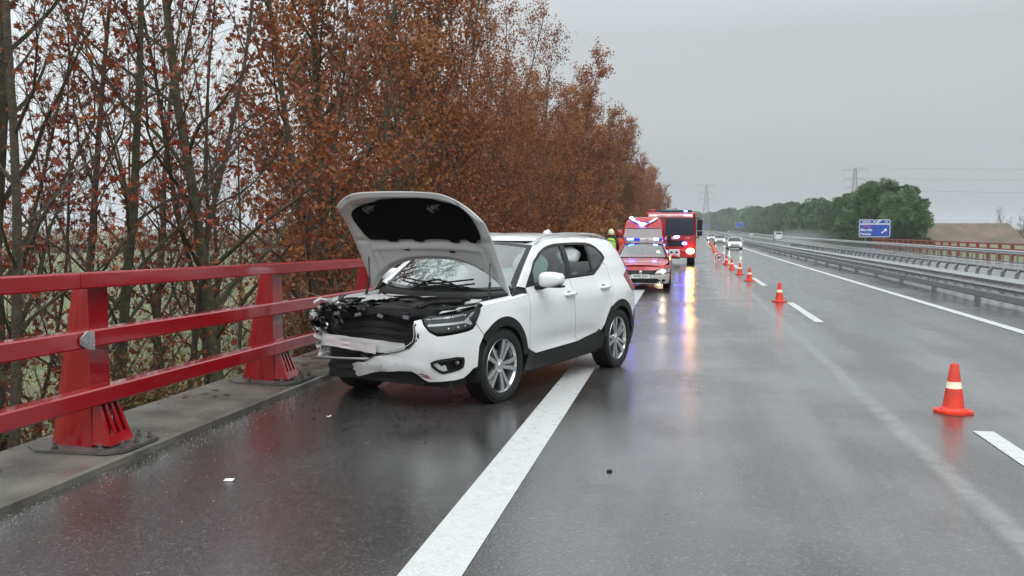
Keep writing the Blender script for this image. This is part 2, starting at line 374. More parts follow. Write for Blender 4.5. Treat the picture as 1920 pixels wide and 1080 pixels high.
# wet asphalt
def asphalt(name,base,film):
    m=bpy.data.materials.new(name); m.use_nodes=True; t=m.node_tree; b=t.nodes['Principled BSDF']; n=t.nodes.new; l=t.links.new
    g=n('ShaderNodeNewGeometry')
    def noise(sc,det,vec=None,rough=.5):
        k=n('ShaderNodeTexNoise'); k.inputs['Scale'].default_value=sc; k.inputs['Detail'].default_value=det; k.inputs['Roughness'].default_value=rough
        l(vec or g.outputs['Position'],k.inputs['Vector']); return k
    def rng(s,a,c,d,e,sm_=True):
        k=n('ShaderNodeMapRange'); k.inputs[1].default_value=a;k.inputs[2].default_value=c;k.inputs[3].default_value=d;k.inputs[4].default_value=e
        if sm_: k.interpolation_type='SMOOTHSTEP'
        l(s,k.inputs[0]); return k.outputs[0]
    def mth(op,a,c):
        k=n('ShaderNodeMath'); k.operation=op
        for i,x in enumerate((a,c)):
            if isinstance(x,(int,float)): k.inputs[i].default_value=x
            else: l(x,k.inputs[i])
        return k.outputs[0]
    mp=n('ShaderNodeMapping'); mp.inputs['Scale'].default_value=(1,.09,1); l(g.outputs['Position'],mp.inputs[0])
    streak=noise(1.1,4,mp.outputs[0]).outputs[0]; patch=noise(.55,5).outputs[0]
    sx=n('ShaderNodeSeparateXYZ'); l(g.outputs['Position'],sx.inputs[0])
    wet=mth('ADD',mth('ADD',mth('MULTIPLY',streak,.55),mth('MULTIPLY',patch,.45)),mth('MULTIPLY',mth('COSINE',mth('MULTIPLY',mth('SUBTRACT',sx.outputs['X'],-.25),3.6),0),.035))
    wet=rng(wet,.36-film,.66-film,0,1)
    fine=noise(60,4,rough=.75).outputs[0]; grit=n('ShaderNodeTexVoronoi'); grit.inputs['Scale'].default_value=75; l(g.outputs['Position'],grit.inputs['Vector'])
    col=n('ShaderNodeMix'); col.data_type='RGBA'; col.inputs['A'].default_value=tuple(c*.65 for c in base)+(1,); col.inputs['B'].default_value=tuple(c*1.6 for c in base)+(1,)
    l(rng(noise(160,3).outputs[0],.4,.65,0,1),col.inputs['Factor'])
    col2=n('ShaderNodeMix'); col2.data_type='RGBA'; l(rng(patch,.35,.65,0,.6),col2.inputs['Factor']); l(col.outputs['Result'],col2.inputs['A']); col2.inputs['B'].default_value=tuple(c*.55 for c in base)+(1,)
    ag=n('ShaderNodeTexVoronoi'); ag.inputs['Scale'].default_value=78; l(g.outputs['Position'],ag.inputs['Vector']); asx=n('ShaderNodeSeparateXYZ'); l(ag.outputs['Color'],asx.inputs[0])
    col4=n('ShaderNodeMix'); col4.data_type='RGBA'; l(rng(asx.outputs['X'],.78,1,0,.52),col4.inputs['Factor']); l(col2.outputs['Result'],col4.inputs['A']); col4.inputs['B'].default_value=(.17,.165,.155,1); col2=col4  # pale aggregate stones, with wet glints put into the base colour as well
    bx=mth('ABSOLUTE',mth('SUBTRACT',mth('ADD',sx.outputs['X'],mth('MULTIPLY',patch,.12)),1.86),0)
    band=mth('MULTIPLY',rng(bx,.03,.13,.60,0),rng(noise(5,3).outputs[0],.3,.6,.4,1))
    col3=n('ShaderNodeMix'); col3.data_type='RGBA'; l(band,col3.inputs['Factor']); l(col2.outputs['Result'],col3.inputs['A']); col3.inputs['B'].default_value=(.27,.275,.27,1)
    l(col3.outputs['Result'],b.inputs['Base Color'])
    l(rng(wet,0,1,.34,.16),b.inputs['Roughness']); b.inputs['IOR'].default_value=1.6
    l(mth('MULTIPLY',rng(wet,0,1,.42,.95),mth('SUBTRACT',1,mth('MULTIPLY',band,.75))),b.inputs['Coat Weight']); b.inputs['Coat IOR'].default_value=1.45; l(rng(wet,0,1,.17,.07),b.inputs['Coat Roughness'])
    b3=n('ShaderNodeBump'); b3.inputs['Distance'].default_value=.0030; b3.inputs['Strength'].default_value=.6; l(noise(55,4,rough=.6).outputs[0],b3.inputs['Height']); l(b3.outputs[0],b.inputs['Coat Normal'])
    h=mth('ADD',mth('MULTIPLY',fine,1.),mth('MULTIPLY',grit.outputs['Distance'],.9))
    bp=n('ShaderNodeBump'); bp.inputs['Distance'].default_value=.0045; l(h,bp.inputs['Height']); l(rng(wet,0,1,.62,.16),bp.inputs['Strength'])
    b2=n('ShaderNodeBump'); b2.inputs['Distance'].default_value=.012; b2.inputs['Strength'].default_value=.22; l(noise(9,3).outputs[0],b2.inputs['Height']); l(bp.outputs[0],b2.inputs['Normal'])
    l(b2.outputs[0],b.inputs['Normal']); return m
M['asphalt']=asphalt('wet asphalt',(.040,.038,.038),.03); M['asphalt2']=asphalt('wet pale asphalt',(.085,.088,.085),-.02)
M['paint']=mat('road paint',(.60,.62,.61),.35,noise=(110,.6,(.36,.37,.36)),bump=(180,.0015),rn=(12,.25,.45))
# terrain
def ground_z(X,Y):
    x=X-bend(Y); base=zr(Y)
    far=sm(70,82,Y)           # the bridge ends here, embankment beyond
    zl=-3.1+.25*math.sin(X*.05)*math.cos(Y*.04)
    zr_=-1.5+ .2*math.sin(X*.07+Y*.03)
    # left bank
    if x<-4.9: zz=-.5-2.6*sm(-5.0,-9.5,x)
    elif x<8.7: zz=-.35
    elif x<13.6: zz=-.25-.75*sm(8.7,13.6,x)
    elif x<24.6: zz=-1.05
    else: zz=-1.05-.5*sm(24.6,32,x)
    low=-4.2
    if x>=-4.9: zz=low+(zz-low)*far if x<26 else zz*1.0
    if x<-4.9: zz=zz*1.0
    return base+zz
M['soil']=mat('ground earth and grass',(.115,.15,.055),.9,noise=(.35,1,(.13,.11,.06)),bump=(8,.08))
b=MB(); xs=sorted(set([-2500,-1200,-600,-300,-150,-90,-60,-40,-28,-22,-18,-15,-12,-10.5,-9.5,-8.5,-7.5,-6.8,-6,-5.4,-4.95,-4.85,-2,2,5,8.6,8.8,10,12,13.5,13.7,18,24.5,24.7,26,28,32,40,60,90,140,220,400,800,2500]))
ys=[-60,-20]+[i*4 for i in range(0,17)]+[68,70,72,74,76,78,80,82,86]+[92+i*10 for i in range(0,30)]+[400+i*50 for i in range(13)]+[1200,1600,2200,3000]
vs=[(x+bend(y),y,ground_z(x+bend(y),y)) for y in ys for x in xs]; nx=len(xs)
b.add(vs,[(j*nx+i,j*nx+i+1,(j+1)*nx+i+1,(j+1)*nx+i) for j in range(len(ys)-1) for i in range(nx-1)])
b.build('ground',M['soil'],None,180,kind='structure')
ribbon('road',-3.88,8.75,0,M['asphalt'],kind='structure')
ribbon('shoulder_line',-1.325,-1.02,.004,M['paint'],kind='structure')
ribbon('edge_line',5.38,5.58,.004,M['paint'],kind='structure')
for i,y0 in enumerate([4.4,17.3-0.2,30,42.8,55.6,68.4,81,94,107,120,133,146,160,175,190]):
    ya=[5.6,17.25,28.5,41,54,67,80,93,106,119,132,145,159,174,189][i]; y1=[8.05,21.9,33.2,45.7,58.7,71.7,85,98,111,124,137,150,164,179,194][i]
    ribbon('lane_dash',2.37,2.53,.004,M['paint'],[ya,y1],kind='structure')
# bridge deck body and ledge
b=MB()
for a,c in zip([-30,0,10,20,30,40,50,60,70],[0,10,20,30,40,50,60,70,78]):
    b.box((2.3,(a+c)/2,-.55),(14.0,c-a,1.0))
b.build('bridge_deck',M['concrete'],None,0,kind='structure')
prof=[(-3.88,-.02),(-3.88,.045),(-3.90,.06),(-4.78,.075),(-4.80,.06),(-4.80,-.30)]
b=MB(); ysl=[-20+i*1.0 for i in range(0,100)]
b.add([(x,y,z+(.006*math.sin(y*7.3)+.004*math.sin(y*17)) *(1 if x<-4 else .5)) for y in ysl for x,z in prof],[(j*6+i,(j+1)*6+i,(j+1)*6+i+1,j*6+i+1) for j in range(len(ysl)-1) for i in range(5)])
b.build('kerb',M['concrete'],None,35,kind='structure')
b=MB(); b.box((8.9,20,-.05),(.32,110,.26)); b.build('median_kerb',M['concrete'],None,0,kind='structure')
# other carriageway
Y2=[-20,0,10,20,30,40,50,60,70]+[78+i*10 for i in range(30)]+[390+i*40 for i in range(16)]
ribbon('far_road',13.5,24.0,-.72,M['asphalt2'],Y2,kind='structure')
ribbon('far_edge_line',23.0,23.2,-.716,M['paint'],Y2,kind='structure')
ribbon('far_median_line',14.3,14.5,-.716,M['paint'],Y2,kind='structure')
b=MB(); b.box((19.2,25,-1.3),(11.8,110,1.15)); b.build('far_bridge_deck',M['concrete'],None,0,kind='structure')
# ------------------------------------------------------------ red bridge barrier
bar=thing('bridge_barrier','red steel bridge barrier with three rails on the concrete ledge beside the crashed car','barrier',(-4.1,5.8,.07))
BO=Vector((-4.1,5.8,.07))
def bp(p): return tuple(Vector(p)-BO)
def railz(k,Y):
    Y=min(Y,14)
    return (1.322-.0125*(Y-4.9)) if k==2 else ((.915-.0125*(Y-4.9)) if k==1 else (.490-.008*(Y-4.9)))
for k in range(3):
    joints=[-2.2,5.62,14.6,21.3]
    joints=[j+(3.0 if k==0 and i in (1,2) else 0) for i,j in enumerate(joints)]
    for a,c in zip(joints,joints[1:]):
        m=MB(); pr=[(-.062,-.052),(-.052,-.062),(.052,-.062),(.062,-.052),(.062,.04),(.05,.05),(-.05,.05),(-.062,.04)]
        seg=[a+.004,(a+c)/2,c-.004]
        vs=[bp((-4.105+x,y,railz(k,y)+z*(1.0 if k==2 else 1.1))) for y in seg for x,z in pr]
        m.add(vs,[(j*8+i,j*8+(i+1)%8,(j+1)*8+(i+1)%8,(j+1)*8+i) for j in range(2) for i in range(8)]+[tuple(range(7,-1,-1)),tuple(range(16,24))])
        m.build('rail',M['red'],bar,40,recalc=True)
def post_mesh(H):
    m=MB()  # tapered closed column, flange to the road (+x)
    for fn in [0]:
        sec=lambda x0,x1,wf,wb,z:[(x1,-wf,z),(x1,wf,z),(x1-.03,wf,z),(x0+.07,wb,z),(x0,wb*.55,z),(x0,-wb*.55,z),(x0+.07,-wb,z),(x1-.03,-wf,z)]
        zs=[0,.35,.75,H]; x0s=[-.44,-.38,-.30,-.22]
        vs=[v for z,x0 in zip(zs,x0s) for v in sec(x0,-.062,.115,.07,z)]
        m.add(vs,[(j*8+i,j*8+(i+1)%8,(j+1)*8+(i+1)%8,(j+1)*8+i) for j in range(3) for i in range(8)]+[tuple(range(24,32))])
    return m
def post_slots():
    # slanted foot plate with three slots in front of the post
    def fn(a,b,o): return (-.05+.155*(1-b/.40)+o*.93,a,.02+b+o*.3)
    P=[(-.14,0),(.14,0),(.10,.40),(-.10,.40)]
    H=[[(x-.022,.07),(x+.022,.07),(x*.88+.02,.27),(x*.88-.02,.27)] for x in (-.078,0,.078)]
    m=sheet(fn,P,H,.06,.012); m2=sheet(lambda a,b,o:fn(a,b,-.012-o),P,H,.06,0); m.add(m2.v,m2.f)
    for s in (-1,1): m.add([(-.05,s*.10,.42),(-.05,s*.13,.02),(.105,s*.14,.02)],[(0,1,2)])
    return m
def plate():
    m=MB(); P=[(.12,-.22),(.21,-.12),(.21,.30),(.12,.36),(-.42,.30),(-.56,.12),(-.56,-.14),(-.42,-.26)]
    m.prism(P,0,.022); return m
pm=post_mesh(1.17).mesh('post',M['red'],30,True); sm_=post_slots().mesh('foot_bracket',M['red'],0); pl=plate().mesh('base_plate',M['plate'],0)
BXY=((.16,-.08),(.16,.26),(.05,.29),(-.3,.24),(-.3,-.2),(.06,-.2),(-.48,.05),(.16,.09))
bm_=MB().lathe([(0,.0),(.024,.0),(.024,.02),(.014,.022),(.014,.05),(0,.052)],6)
bm=bm_.mesh('anchor_bolt',M['plate'],20)
for i in range(8):
    Y=-.02+3.0*i
    h=(railz(2,Y)+.03-.07-.022)/1.17
    p=inst('post',pm,bar,bp((-4.105,Y,.092)),(0,0,0),(1,1,h)); 
    if i<8:
        inst('foot_bracket',sm_,p); q=inst('base_plate',pl,p,(0,0,-.022/h),(0,0,0),(1,1,1/h)); [inst('anchor_bolt',bm,p,(bx_,by_,0),(0,0,0),(1,1,1/h)) for bx_,by_ in BXY]
j=MB(); j.add([(0,-.055,.03),(0,-.055,-.03),(0,-.03,-.045),(0,.05,-.085),(0,.05,.085),(0,-.03,.045),(.012,-.055,.03),(.012,-.055,-.03),(.012,-.03,-.045),(.012,.05,-.085),(.012,.05,.085),(.012,-.03,.045)],
      [(5,4,3,2,1,0),(6,7,8,9,10,11)]+[(i,(i+1)%6,6+(i+1)%6,6+i) for i in range(6)]); j.box((.03,.052,0),(.055,.008,.17))
j.box((.02,-.03,.0),(.018,.02,.02)); j.build('joint_bracket',M['galv'],bar).location=bp((-4.105+.07,5.62,railz(1,5.62)-.01)); bpy.data.objects['joint_bracket'].scale=(1,.75,.75)
# ------------------------------------------------------------ right hand guardrails
WB=[(0,-.155),(.01,-.15),(.022,-.12),(.065,-.10),(.082,-.078),(.065,-.055),(.02,-.03),(.0,0),(.02,.03),(.065,.055),(.082,.078),(.065,.10),(.022,.12),(.01,.15),(0,.155)]
def wbeam(m,X,a,c,zc,sg,n=1,z0=0):
    ys=[a+(c-a)*i/n for i in range(n+1)]; k=len(WB)
    vs=[]
    for y in ys:
        for x,z in WB: p=RP(X,y); vs.append((p[0]-sg*x,p[1],p[2]+zc+z+z0))
    m.add(vs,[(j*k+i,(j+1)*k+i,(j+1)*k+i+1,j*k+i+1) for j in range(n) for i in range(k-1)])
gr=thing('guardrail','grey galvanised double wave guardrail along the right edge of the wet road','guardrail')
Y=8.0
while Y<150:
    m=MB(); wbeam(m,6.98,Y,Y+4.2,.47,1,1); m.build('beam',M['galv'],gr,50); 
    Y+=4
m=MB(); wbeam(m,6.98,152,640,.47,1,60); m.build('far_beam',M['galv'],gr,50)
pmesh=MB().box((0,0,.30),(.12,.06,.78)).box((-.04,0,.52),(.10,.05,.2)).mesh('post',M['galvd'],0)
Y=8.0
while Y<150:
    p=RP(7.12,Y+.1); inst('post',pmesh,gr,(p[0],p[1],p[2]-.1)); Y+=4
m=MB()
Y=152
while Y<640: p=RP(7.12,Y); m.box((p[0],p[1],p[2]+.3),(.12,.06,.7)); Y+=6
m.build('far_posts',M['galvd'],gr,0)
# lower motorcyclist strip / second rail
m=MB()
ysr=[8+i*4 for i in range(0,40)]
vs=[]
for y in ysr:
    for x,z in ((0,.08),(-.03,.10),(-.03,.23),(0,.25)): p=RP(6.99+x,y); vs.append((p[0],p[1],p[2]+z))
m.add(vs,[(j*4+i,(j+1)*4+i,(j+1)*4+i+1,j*4+i+1) for j in range(len(ysr)-1) for i in range(3)]); m.build('lower_strip',M['strip'],gr,30)
# median parapet of close set curved posts with a tube on top
mp_=thing('median_parapet','grey steel parapet of close set curved posts with tube rail behind the guardrail','parapet')
tp=MB(); pts=[RP(8.98,y,.585) for y in [10+i*4 for i in range(19)]]; tp.tube(pts,.045,8); tp.build('top_tube',M['galvd'],mp_,60)
tp=MB(); pts=[RP(8.92,y  ,.26) for y in [10+i*4 for i in range(19)]]; tp.tube(pts,.028,6); tp.build('lower_tube',M['galvd'],mp_,60)
c=MB(); cv=[(0,-.1),(0,.22),(.0,.38),(.02,.49),(.06,.56),(.10,.60)]
for i in range(len(cv)-1):
    (x0,z0),(x1,z1)=cv[i],cv[i+1]; dx,dz=x1-x0,z1-z0; l=math.hypot(dx,dz); nx_,nz_=dz/l*.035,-dx/l*.035
    c.add([(x0-nx_,-.075,z0-nz_),(x0-nx_,.075,z0-nz_),(x1-nx_,.075,z1-nz_),(x1-nx_,-.075,z1-nz_),(x0+nx_,-.075,z0+nz_),(x0+nx_,.075,z0+nz_),(x1+nx_,.075,z1+nz_),(x1+nx_,-.075,z1+nz_)],
      [(0,1,2,3),(7,6,5,4),(0,4,5,1),(1,5,6,2),(2,6,7,3),(3,7,4,0)])
cm=c.mesh('post',M['galvd'],0)
Y=11.
while Y<82: inst('post',cm,mp_,RP(8.88,Y)); Y+=1.13
# other carriageway: guardrail and red railing
g2=thing('guardrail','far grey guardrail on close posts in front of the distant red railing','guardrail')
Y=30
while Y<170:
    m=MB(); wbeam(m,24.0,Y,Y+8.1,.0,1,1,.05); m.build('beam',M['galv'],g2,50); Y+=8
m=MB(); wbeam(m,24.0,170,700,.05,1,50); m.build('far_beam',M['galv'],g2,50)
p2=MB().box((0,0,0),(.10,.10,.9)).mesh('post',M['galvd'],0)
Y=30
while Y<170: inst('post',p2,g2,RP(24.15,Y,-.35)); Y+=1.6
gm=thing('guardrail','far grey guardrail on the inner side of the other carriageway beyond the grass median','guardrail')
m=MB(); wbeam(m,13.3,70,700,-.05,-1,60,0); m.build('beam',M['galv'],gm,50)
Y=70
while Y<260: inst('post',p2,gm,RP(13.2,Y,-.45)); Y+=4
rr=thing('bridge_barrier','distant red three rail bridge barrier beyond the other carriageway','barrier')
for zc in (.60,.18,-.22):
    m=MB(); pts=[RP(25.1,y,zc) for y in (30,50,70,90,110,130,136)]
    for a,c_ in zip(pts,pts[1:]): m.box(((a[0]+c_[0])/2,(a[1]+c_[1])/2,(a[2]+c_[2])/2),(.12,math.dist(a,c_),.12),rz=-math.atan2(c_[0]-a[0],c_[1]-a[1]))
    m.build('rail',M['redfar'],rr,0)
p3=MB().box((0,0,0),(.24,.15,1.42)).mesh('post',M['redfar'],0)
Y=30
while Y<137: inst('post',p3,rr,RP(25.3,Y,-.05)); Y+=3.0
m=MB(); m.box((25.2,84,-.85),(1.1,110,.3)); m.build('ledge',M['concrete'],rr,0)
# ------------------------------------------------------------ trees
rng=random.Random(7)
def rv(r,s=1): return Vector((r.gauss(0,s),r.gauss(0,s),r.gauss(0,s)))
def wobble(r,p,d,L,n,bendup=.0,wig=.12):
    pts=[Vector(p)]; d=Vector(d).normalized()
    for i in range(n):
        d=(d+rv(r,wig)+Vector((0,0,bendup))).normalized(); pts.append(pts[-1]+d*(L/n))
    return pts,d
MAPLE=[(0,-.5),(.08,-.12),(.42,-.22),(.30,.0),(.55,.22),(.26,.20),(.16,.28),(0,.62),(-.16,.28),(-.26,.20),(-.55,.22),(-.30,0),(-.42,-.22),(-.08,-.12)]
def leafgeo(V,F,r,p,size,kind):
    n=rv(r).normalized(); 
    if kind=='maple': n=(n+Vector((0,0,.2))).normalized()
    u=n.orthogonal().normalized(); a=r.random()*6.28; v=n.cross(u); uu=u*math.cos(a)+v*math.sin(a); vv=n.cross(uu); o=len(V)
    if kind=='maple':
        V.append(p+n*size*.08)
        for x,y in MAPLE:
            k=abs(x)*.35; V.append(p+uu*x*size+vv*y*size-n*size*k)
        F+= [(o,o+1+i,o+1+(i+1)%14) for i in range(14)]
    elif kind=='half':
        for x,y in ((0,-.5),(.4,-.1),(.3,.25),(0,.55),(-.3,.25),(-.4,-.1)): V.append(p+uu*x*size+vv*y*size-n*size*abs(x)*.4)
        F+=[(o,o+1,o+2,o+3),(o,o+3,o+4,o+5)]
    else:
        V+= [p-vv*size*.5,p+uu*size*.36,p+vv*size*.5,p-uu*size*.36]; F.append((o,o+1,o+2,o+3))
ANCH={}
def gen_tree(seed,H,stems,nb,leaves,lsize,kind,spread=1.,low=.12,lean=.06,rk=.0068,tr=1,td=4.2):
    r=random.Random(seed); wood=MB(); tw=MB(); V=[];F=[]; anchors=[]
    for s in range(stems):
        a=r.random()*6.28; d=Vector((math.cos(a)*lean*(1+s),math.sin(a)*lean*(1+s),1)); h=H*(1 if s==0 else r.uniform(.6,.95))
        base=Vector((math.cos(a),math.sin(a),0))*(.0 if s==0 else r.uniform(.12,.35)); base.z=-.4
        pts,_=wobble(r,base,d,h,12,.02,.045); r0=rk*h*(r.uniform(.75,1.1) if s==0 else r.uniform(.45,.8))
        rad=[r0*(1.25 if i==0 else 1)*(1-.93*i/12)+.006 for i in range(13)]; wood.tube(pts,rad,7)
        for b_ in range(nb if s==0 else int(nb*.6)):
            t=low+(1-low)*((b_+r.random())/(nb if s==0 else int(nb*.6))); x=t*12; i=min(int(x),11); p=pts[i].lerp(pts[i+1],x-i)
            az=b_*2.4+r.uniform(-.5,.5); up=r.uniform(.5,1.5)*(1 if t<.7 else 1.6); dd=Vector((math.cos(az),math.sin(az),up))
            Lb=(1.0-t*.72)*h*.27*r.uniform(.6,1.15)*spread; bp_,_=wobble(r,p,dd,Lb,6,.05,.13); rb=max(.008,rad[i]*.42)
            (wood if rb>.014 else tw).tube(bp_,[rb*(1-.85*k/6)+.003 for k in range(7)],4,False)
            for k in range(max(3,int(Lb*td))):
                t2=.2+.8*r.random(); x2=t2*6; i2=min(int(x2),5); q=bp_[i2].lerp(bp_[i2+1],x2-i2)
                tp_,_=wobble(r,q,(bp_[i2+1]-bp_[i2]).normalized()+rv(r,.55)+Vector((0,0,.25)),r.uniform(.45,1.25),4,.02,.16)
                tw.tube(tp_,[q*tr for q in (.0055,.0045,.0035,.0025,.0018)],3,False); anchors+=tp_[1:]
                if r.random()<.6:
                    t3,_=wobble(r,tp_[2],(tp_[3]-tp_[2]).normalized()+rv(r,.5),r.uniform(.3,.6),3,0,.15); tw.tube(t3,[q*tr for q in (.004,.003,.0025,.0015)],3,False); anchors+=t3[1:]
    for _ in range(leaves):
        q=r.choice(anchors)+rv(r,.07 if kind=='maple' else .11); leafgeo(V,F,r,q,lsize*r.uniform(.65,1.2),kind)
    lm=MB(); lm.v=[tuple(v) for v in V]; lm.f=F; ANCH[seed]=anchors; return wood,tw,lm
def tree_meshes(seed,leafm,barkm,**k):
    a,b_,c_=gen_tree(seed,**k); return (a.mesh('trunk',barkm,60),b_.mesh('branches',M['twig'],0),c_.mesh('leaves',leafm,0))
NEAR=[tree_meshes(10+i,M['leaf'],M['bark2'] if i%2 else M['bark'],td=7.5,rk=.0105 if i==3 else .007,H=[11,12.5,10,13][i],stems=[2,1,3,1][i],nb=[26,30,22,32][i],leaves=[700,800,600,900][i],lsize=.12,kind='maple',spread=.95,low=.10) for i in range(4)]
POLE=[tree_meshes(70+i,M['leaf'],M['bark'],H=[11,12,10][i],stems=[2,1,2][i],nb=[18,22,16][i],leaves=[260,330,240][i],lsize=.105,td=7.5,kind='maple',spread=.8,low=.15) for i in range(3)]
MID=[tree_meshes(30+i,M['leaf2'],M['bark'],H=[12.5,13.5,11.5][i],stems=[2,2,3][i],nb=34,leaves=9500,lsize=.09,kind='half',spread=.86,low=.06) for i in range(3)]
FAR=[tree_meshes(50+i,M['leaf2'] if i<3 else M['leafy'],M['bark'],H=[13,14,12,13][i],stems=2,nb=38,leaves=14500,lsize=.14,kind='q',spread=.86,low=.03) for i in range(4)]
TG='autumn trees along the left side of the road'
def put_tree(ms,X,Y,rz,sc,label,group=None,name='maple_tree',sz=1,tilt=(0,0)):
    z=ground_z(X,Y); t=thing(name,label,'tree',(X,Y,z),rz,group); t.scale=(sc,sc,sc*sz); t.rotation_euler=(tilt[0],tilt[1],rz)
    inst('trunk',ms[0],t); c=inst('branches',ms[1],t); c['kind']='stuff'
    c=inst('leaves',ms[2],t); c['kind']='stuff'; return t
special=[ # X,Y,variant,scale,label
 (-8.15,9.5,3,1.0,'thick dark mossy trunk leaning right, behind the left end of the red rail'),
 (-8.6,11.3,1,.85,'straight trunk with sparse red leaves just right of the thick mossy trunk'),
 (-7.65,13.6,0,.9,'forked tree with two slim stems, left of the raised bonnet'),
 (-7.6,8.0,2,.75,'slim leaning stems with red maple leaves at the left photo edge'),
 (-6.2,11.6,1,.95,'tall tree with tangled branches above the second red barrier post'),
 (-6.6,16.2,3,.9,'rusty leaved tree right behind the raised white bonnet'),
]
_v=[];_f=[]; leafgeo(_v,_f,random.Random(1),Vector((0,0,0)),1,'maple'); _m=MB(); _m.v=[tuple(q) for q in _v]; _m.f=_f; LEAF1=_m.mesh('leaf',M['leaf'],0)
for X,Y,v,s,lab in special:
    t=put_tree(NEAR[v],X,Y,X*3+Y,s,lab,None); lr=random.Random(int(X*10))
    low_=[q for q in ANCH[10+v] if 2.2<q.z<8]
    for _ in range(60): inst('leaf',LEAF1,t,tuple(lr.choice(low_)+rv(lr,.05)),(lr.random()*6.28,lr.random()*6.28,lr.random()*6.28),lr.uniform(.11,.17))
r=random.Random(3); TREES=[]
for row,(x0,dy,ymax) in enumerate(((-6.7,2.0,44),(-8.9,2.3,48),(-11.3,2.8,52),(-14.5,4.4,52))):
    Y=4.5+row*.9
    while Y<ymax:
        X=x0+r.uniform(-.8,.8); yy=Y+r.uniform(-.7,.7)
        if row==3 and yy<26: Y+=4; continue
        if all((X-a[0])**2+(yy-a[1])**2>.8 for a in special): TREES.append((X,yy,row))
        Y+=dy*(1+.1*row)
n=0
for X,Y,row in TREES:
    an_=math.degrees(math.atan2(-X,Y)); use=(POLE if n%3 else NEAR) if an_>24 else ((MID if n%2 else NEAR) if an_>18 else MID); n+=1
    if an_>24 and X<-12.5 and n%3: continue
    put_tree(r.choice(use),X,Y,r.uniform(0,6.28),min(r.uniform(.72,1.02),1.1 if Y<26 else .86),'slim autumn tree with brown branches in the dense belt behind the red barrier' if Y<21 else 'rust brown leafy tree in the tall belt above the crashed car',TG,sz=r.uniform(.95,1.1)*(1.0 if an_>24 else (1.14 if Y<30 else 1.08)))
for row,(x0,dy) in enumerate(((-7.2,2.9),(-10.0,3.6),(-13.8,5))):
    Y=46+row
    while Y<212:
        X=x0+bend(Y)+r.uniform(-.7,.9); yel=(row==0 and 80<Y<88)
        put_tree(FAR[3] if yel else r.choice(FAR[:3]),X,Y+r.uniform(-.6,.6),r.uniform(0,6.28),r.uniform(.84,1.06)*(.84 if Y<62 else 1.0 if Y<150 else .96),
          'golden yellow tree amid the rust brown tree belt' if yel else 'rust brown tree far along the left tree belt behind the emergency vehicles','golden yellow trees' if yel else 'distant trees of the left belt',sz=r.uniform(.98,1.12))
        Y+=dy*(1 if Y<120 else 1.4)
# undergrowth
def bush_mesh(seed,leafm,n,ls,R_,H_,kind):
    r=random.Random(seed); tw=MB(); V=[];F=[]; an=[]
    for i in range(42):
        a=r.random()*6.28; p,_=wobble(r,(math.cos(a)*R_*.3*r.random(),math.sin(a)*R_*.3*r.random(),-.1),(math.cos(a)*.6*r.random(),math.sin(a)*.6*r.random(),1),H_*r.uniform(.5,1.15),6,0,.2)
        tw.tube(p,[.009,.008,.006,.005,.004,.003,.002],3,False); an+=p[2:]
        for k in range(2):
            q,_=wobble(r,p[2+k],rv(r,.6)+Vector((0,0,.5)),H_*.35,3,0,.2); tw.tube(q,[.005,.004,.003,.002],3,False); an+=q[1:]
    for _ in range(n): leafgeo(V,F,r,r.choice(an)+rv(r,.1),ls*r.uniform(.6,1.2),kind)
    lm=MB(); lm.v=[tuple(v) for v in V]; lm.f=F
    return tw.mesh('stems',M['twig'],0),lm.mesh('leaves',leafm,0)
BU=[bush_mesh(80+i,[M['bush'],M['leaf'],M['bush']][i],[1500,1100,1600][i],.085,1.0,2.3,'half' if i!=1 else 'maple') for i in range(3)]
BY=bush_mesh(88,M['leafy'],900,.085,1.0,2.3,'half')
BF=[bush_mesh(90+i,M['leaf2'],3600,.15,1.2,3.0,'q') for i in range(2)]
def put_bush(ms,X,Y,sc,lab,grp):
    t=thing('bush',lab,'bush',(X,Y,ground_z(X,Y)),r.uniform(0,6.28),grp); t.scale=(sc*1.1,sc*1.1,sc)
    inst('stems',ms[0],t); c=inst('leaves',ms[1],t); c['kind']='stuff'
for i in range(72):
    Y=r.uniform(2.5,30); X=r.uniform(-10.5,-5.7)
    put_bush(r.choice(BU if i%6 else [BY]),X,Y,r.uniform(.45,.85),'low bush of red, brown and yellow leaves beneath the trees behind the red barrier','undergrowth bushes behind the barrier')
Y=28
while Y<200:
    put_bush(r.choice(BF),-5.9+bend(Y)+r.uniform(-.4,.5),Y,r.uniform(.75,1.0),'rust brown bush at the foot of the distant tree belt','bushes at the foot of the tree belt'); 
    Y+=1.9 if Y<90 else 3.5
# leaf litter and grass on the bank
V=[];F=[]
for _ in range(9000):
    X=-4.95-abs(r.gauss(0,2.6)); Y=r.uniform(2,34); o=len(V); p=Vector((X,Y,ground_z(X,Y)+.02+r.random()*.05)); leafgeo(V,F,r,p,.09,'half')
m=MB(); m.v=[tuple(v) for v in V]; m.f=F; m.build('leaf_litter',M['leaf'],None,0,kind='stuff')
V=[];F=[]
for _ in range(16000):
    X=-r.uniform(5,24); Y=r.uniform(3,50); z=ground_z(X,Y); o=len(V); a=r.random()*6.28; h=r.uniform(.12,.4); dx,dy=math.cos(a)*.012,math.sin(a)*.012; lx,ly=r.gauss(0,.1),r.gauss(0,.1)
    V+=[(X-dx,Y-dy,z),(X+dx,Y+dy,z),(X+lx,Y+ly,z+h)]; F.append((o,o+1,o+2))
m=MB(); m.v=V; m.f=F; m.build('grass',M['grass'],None,0,kind='stuff')
V=[];F=[]
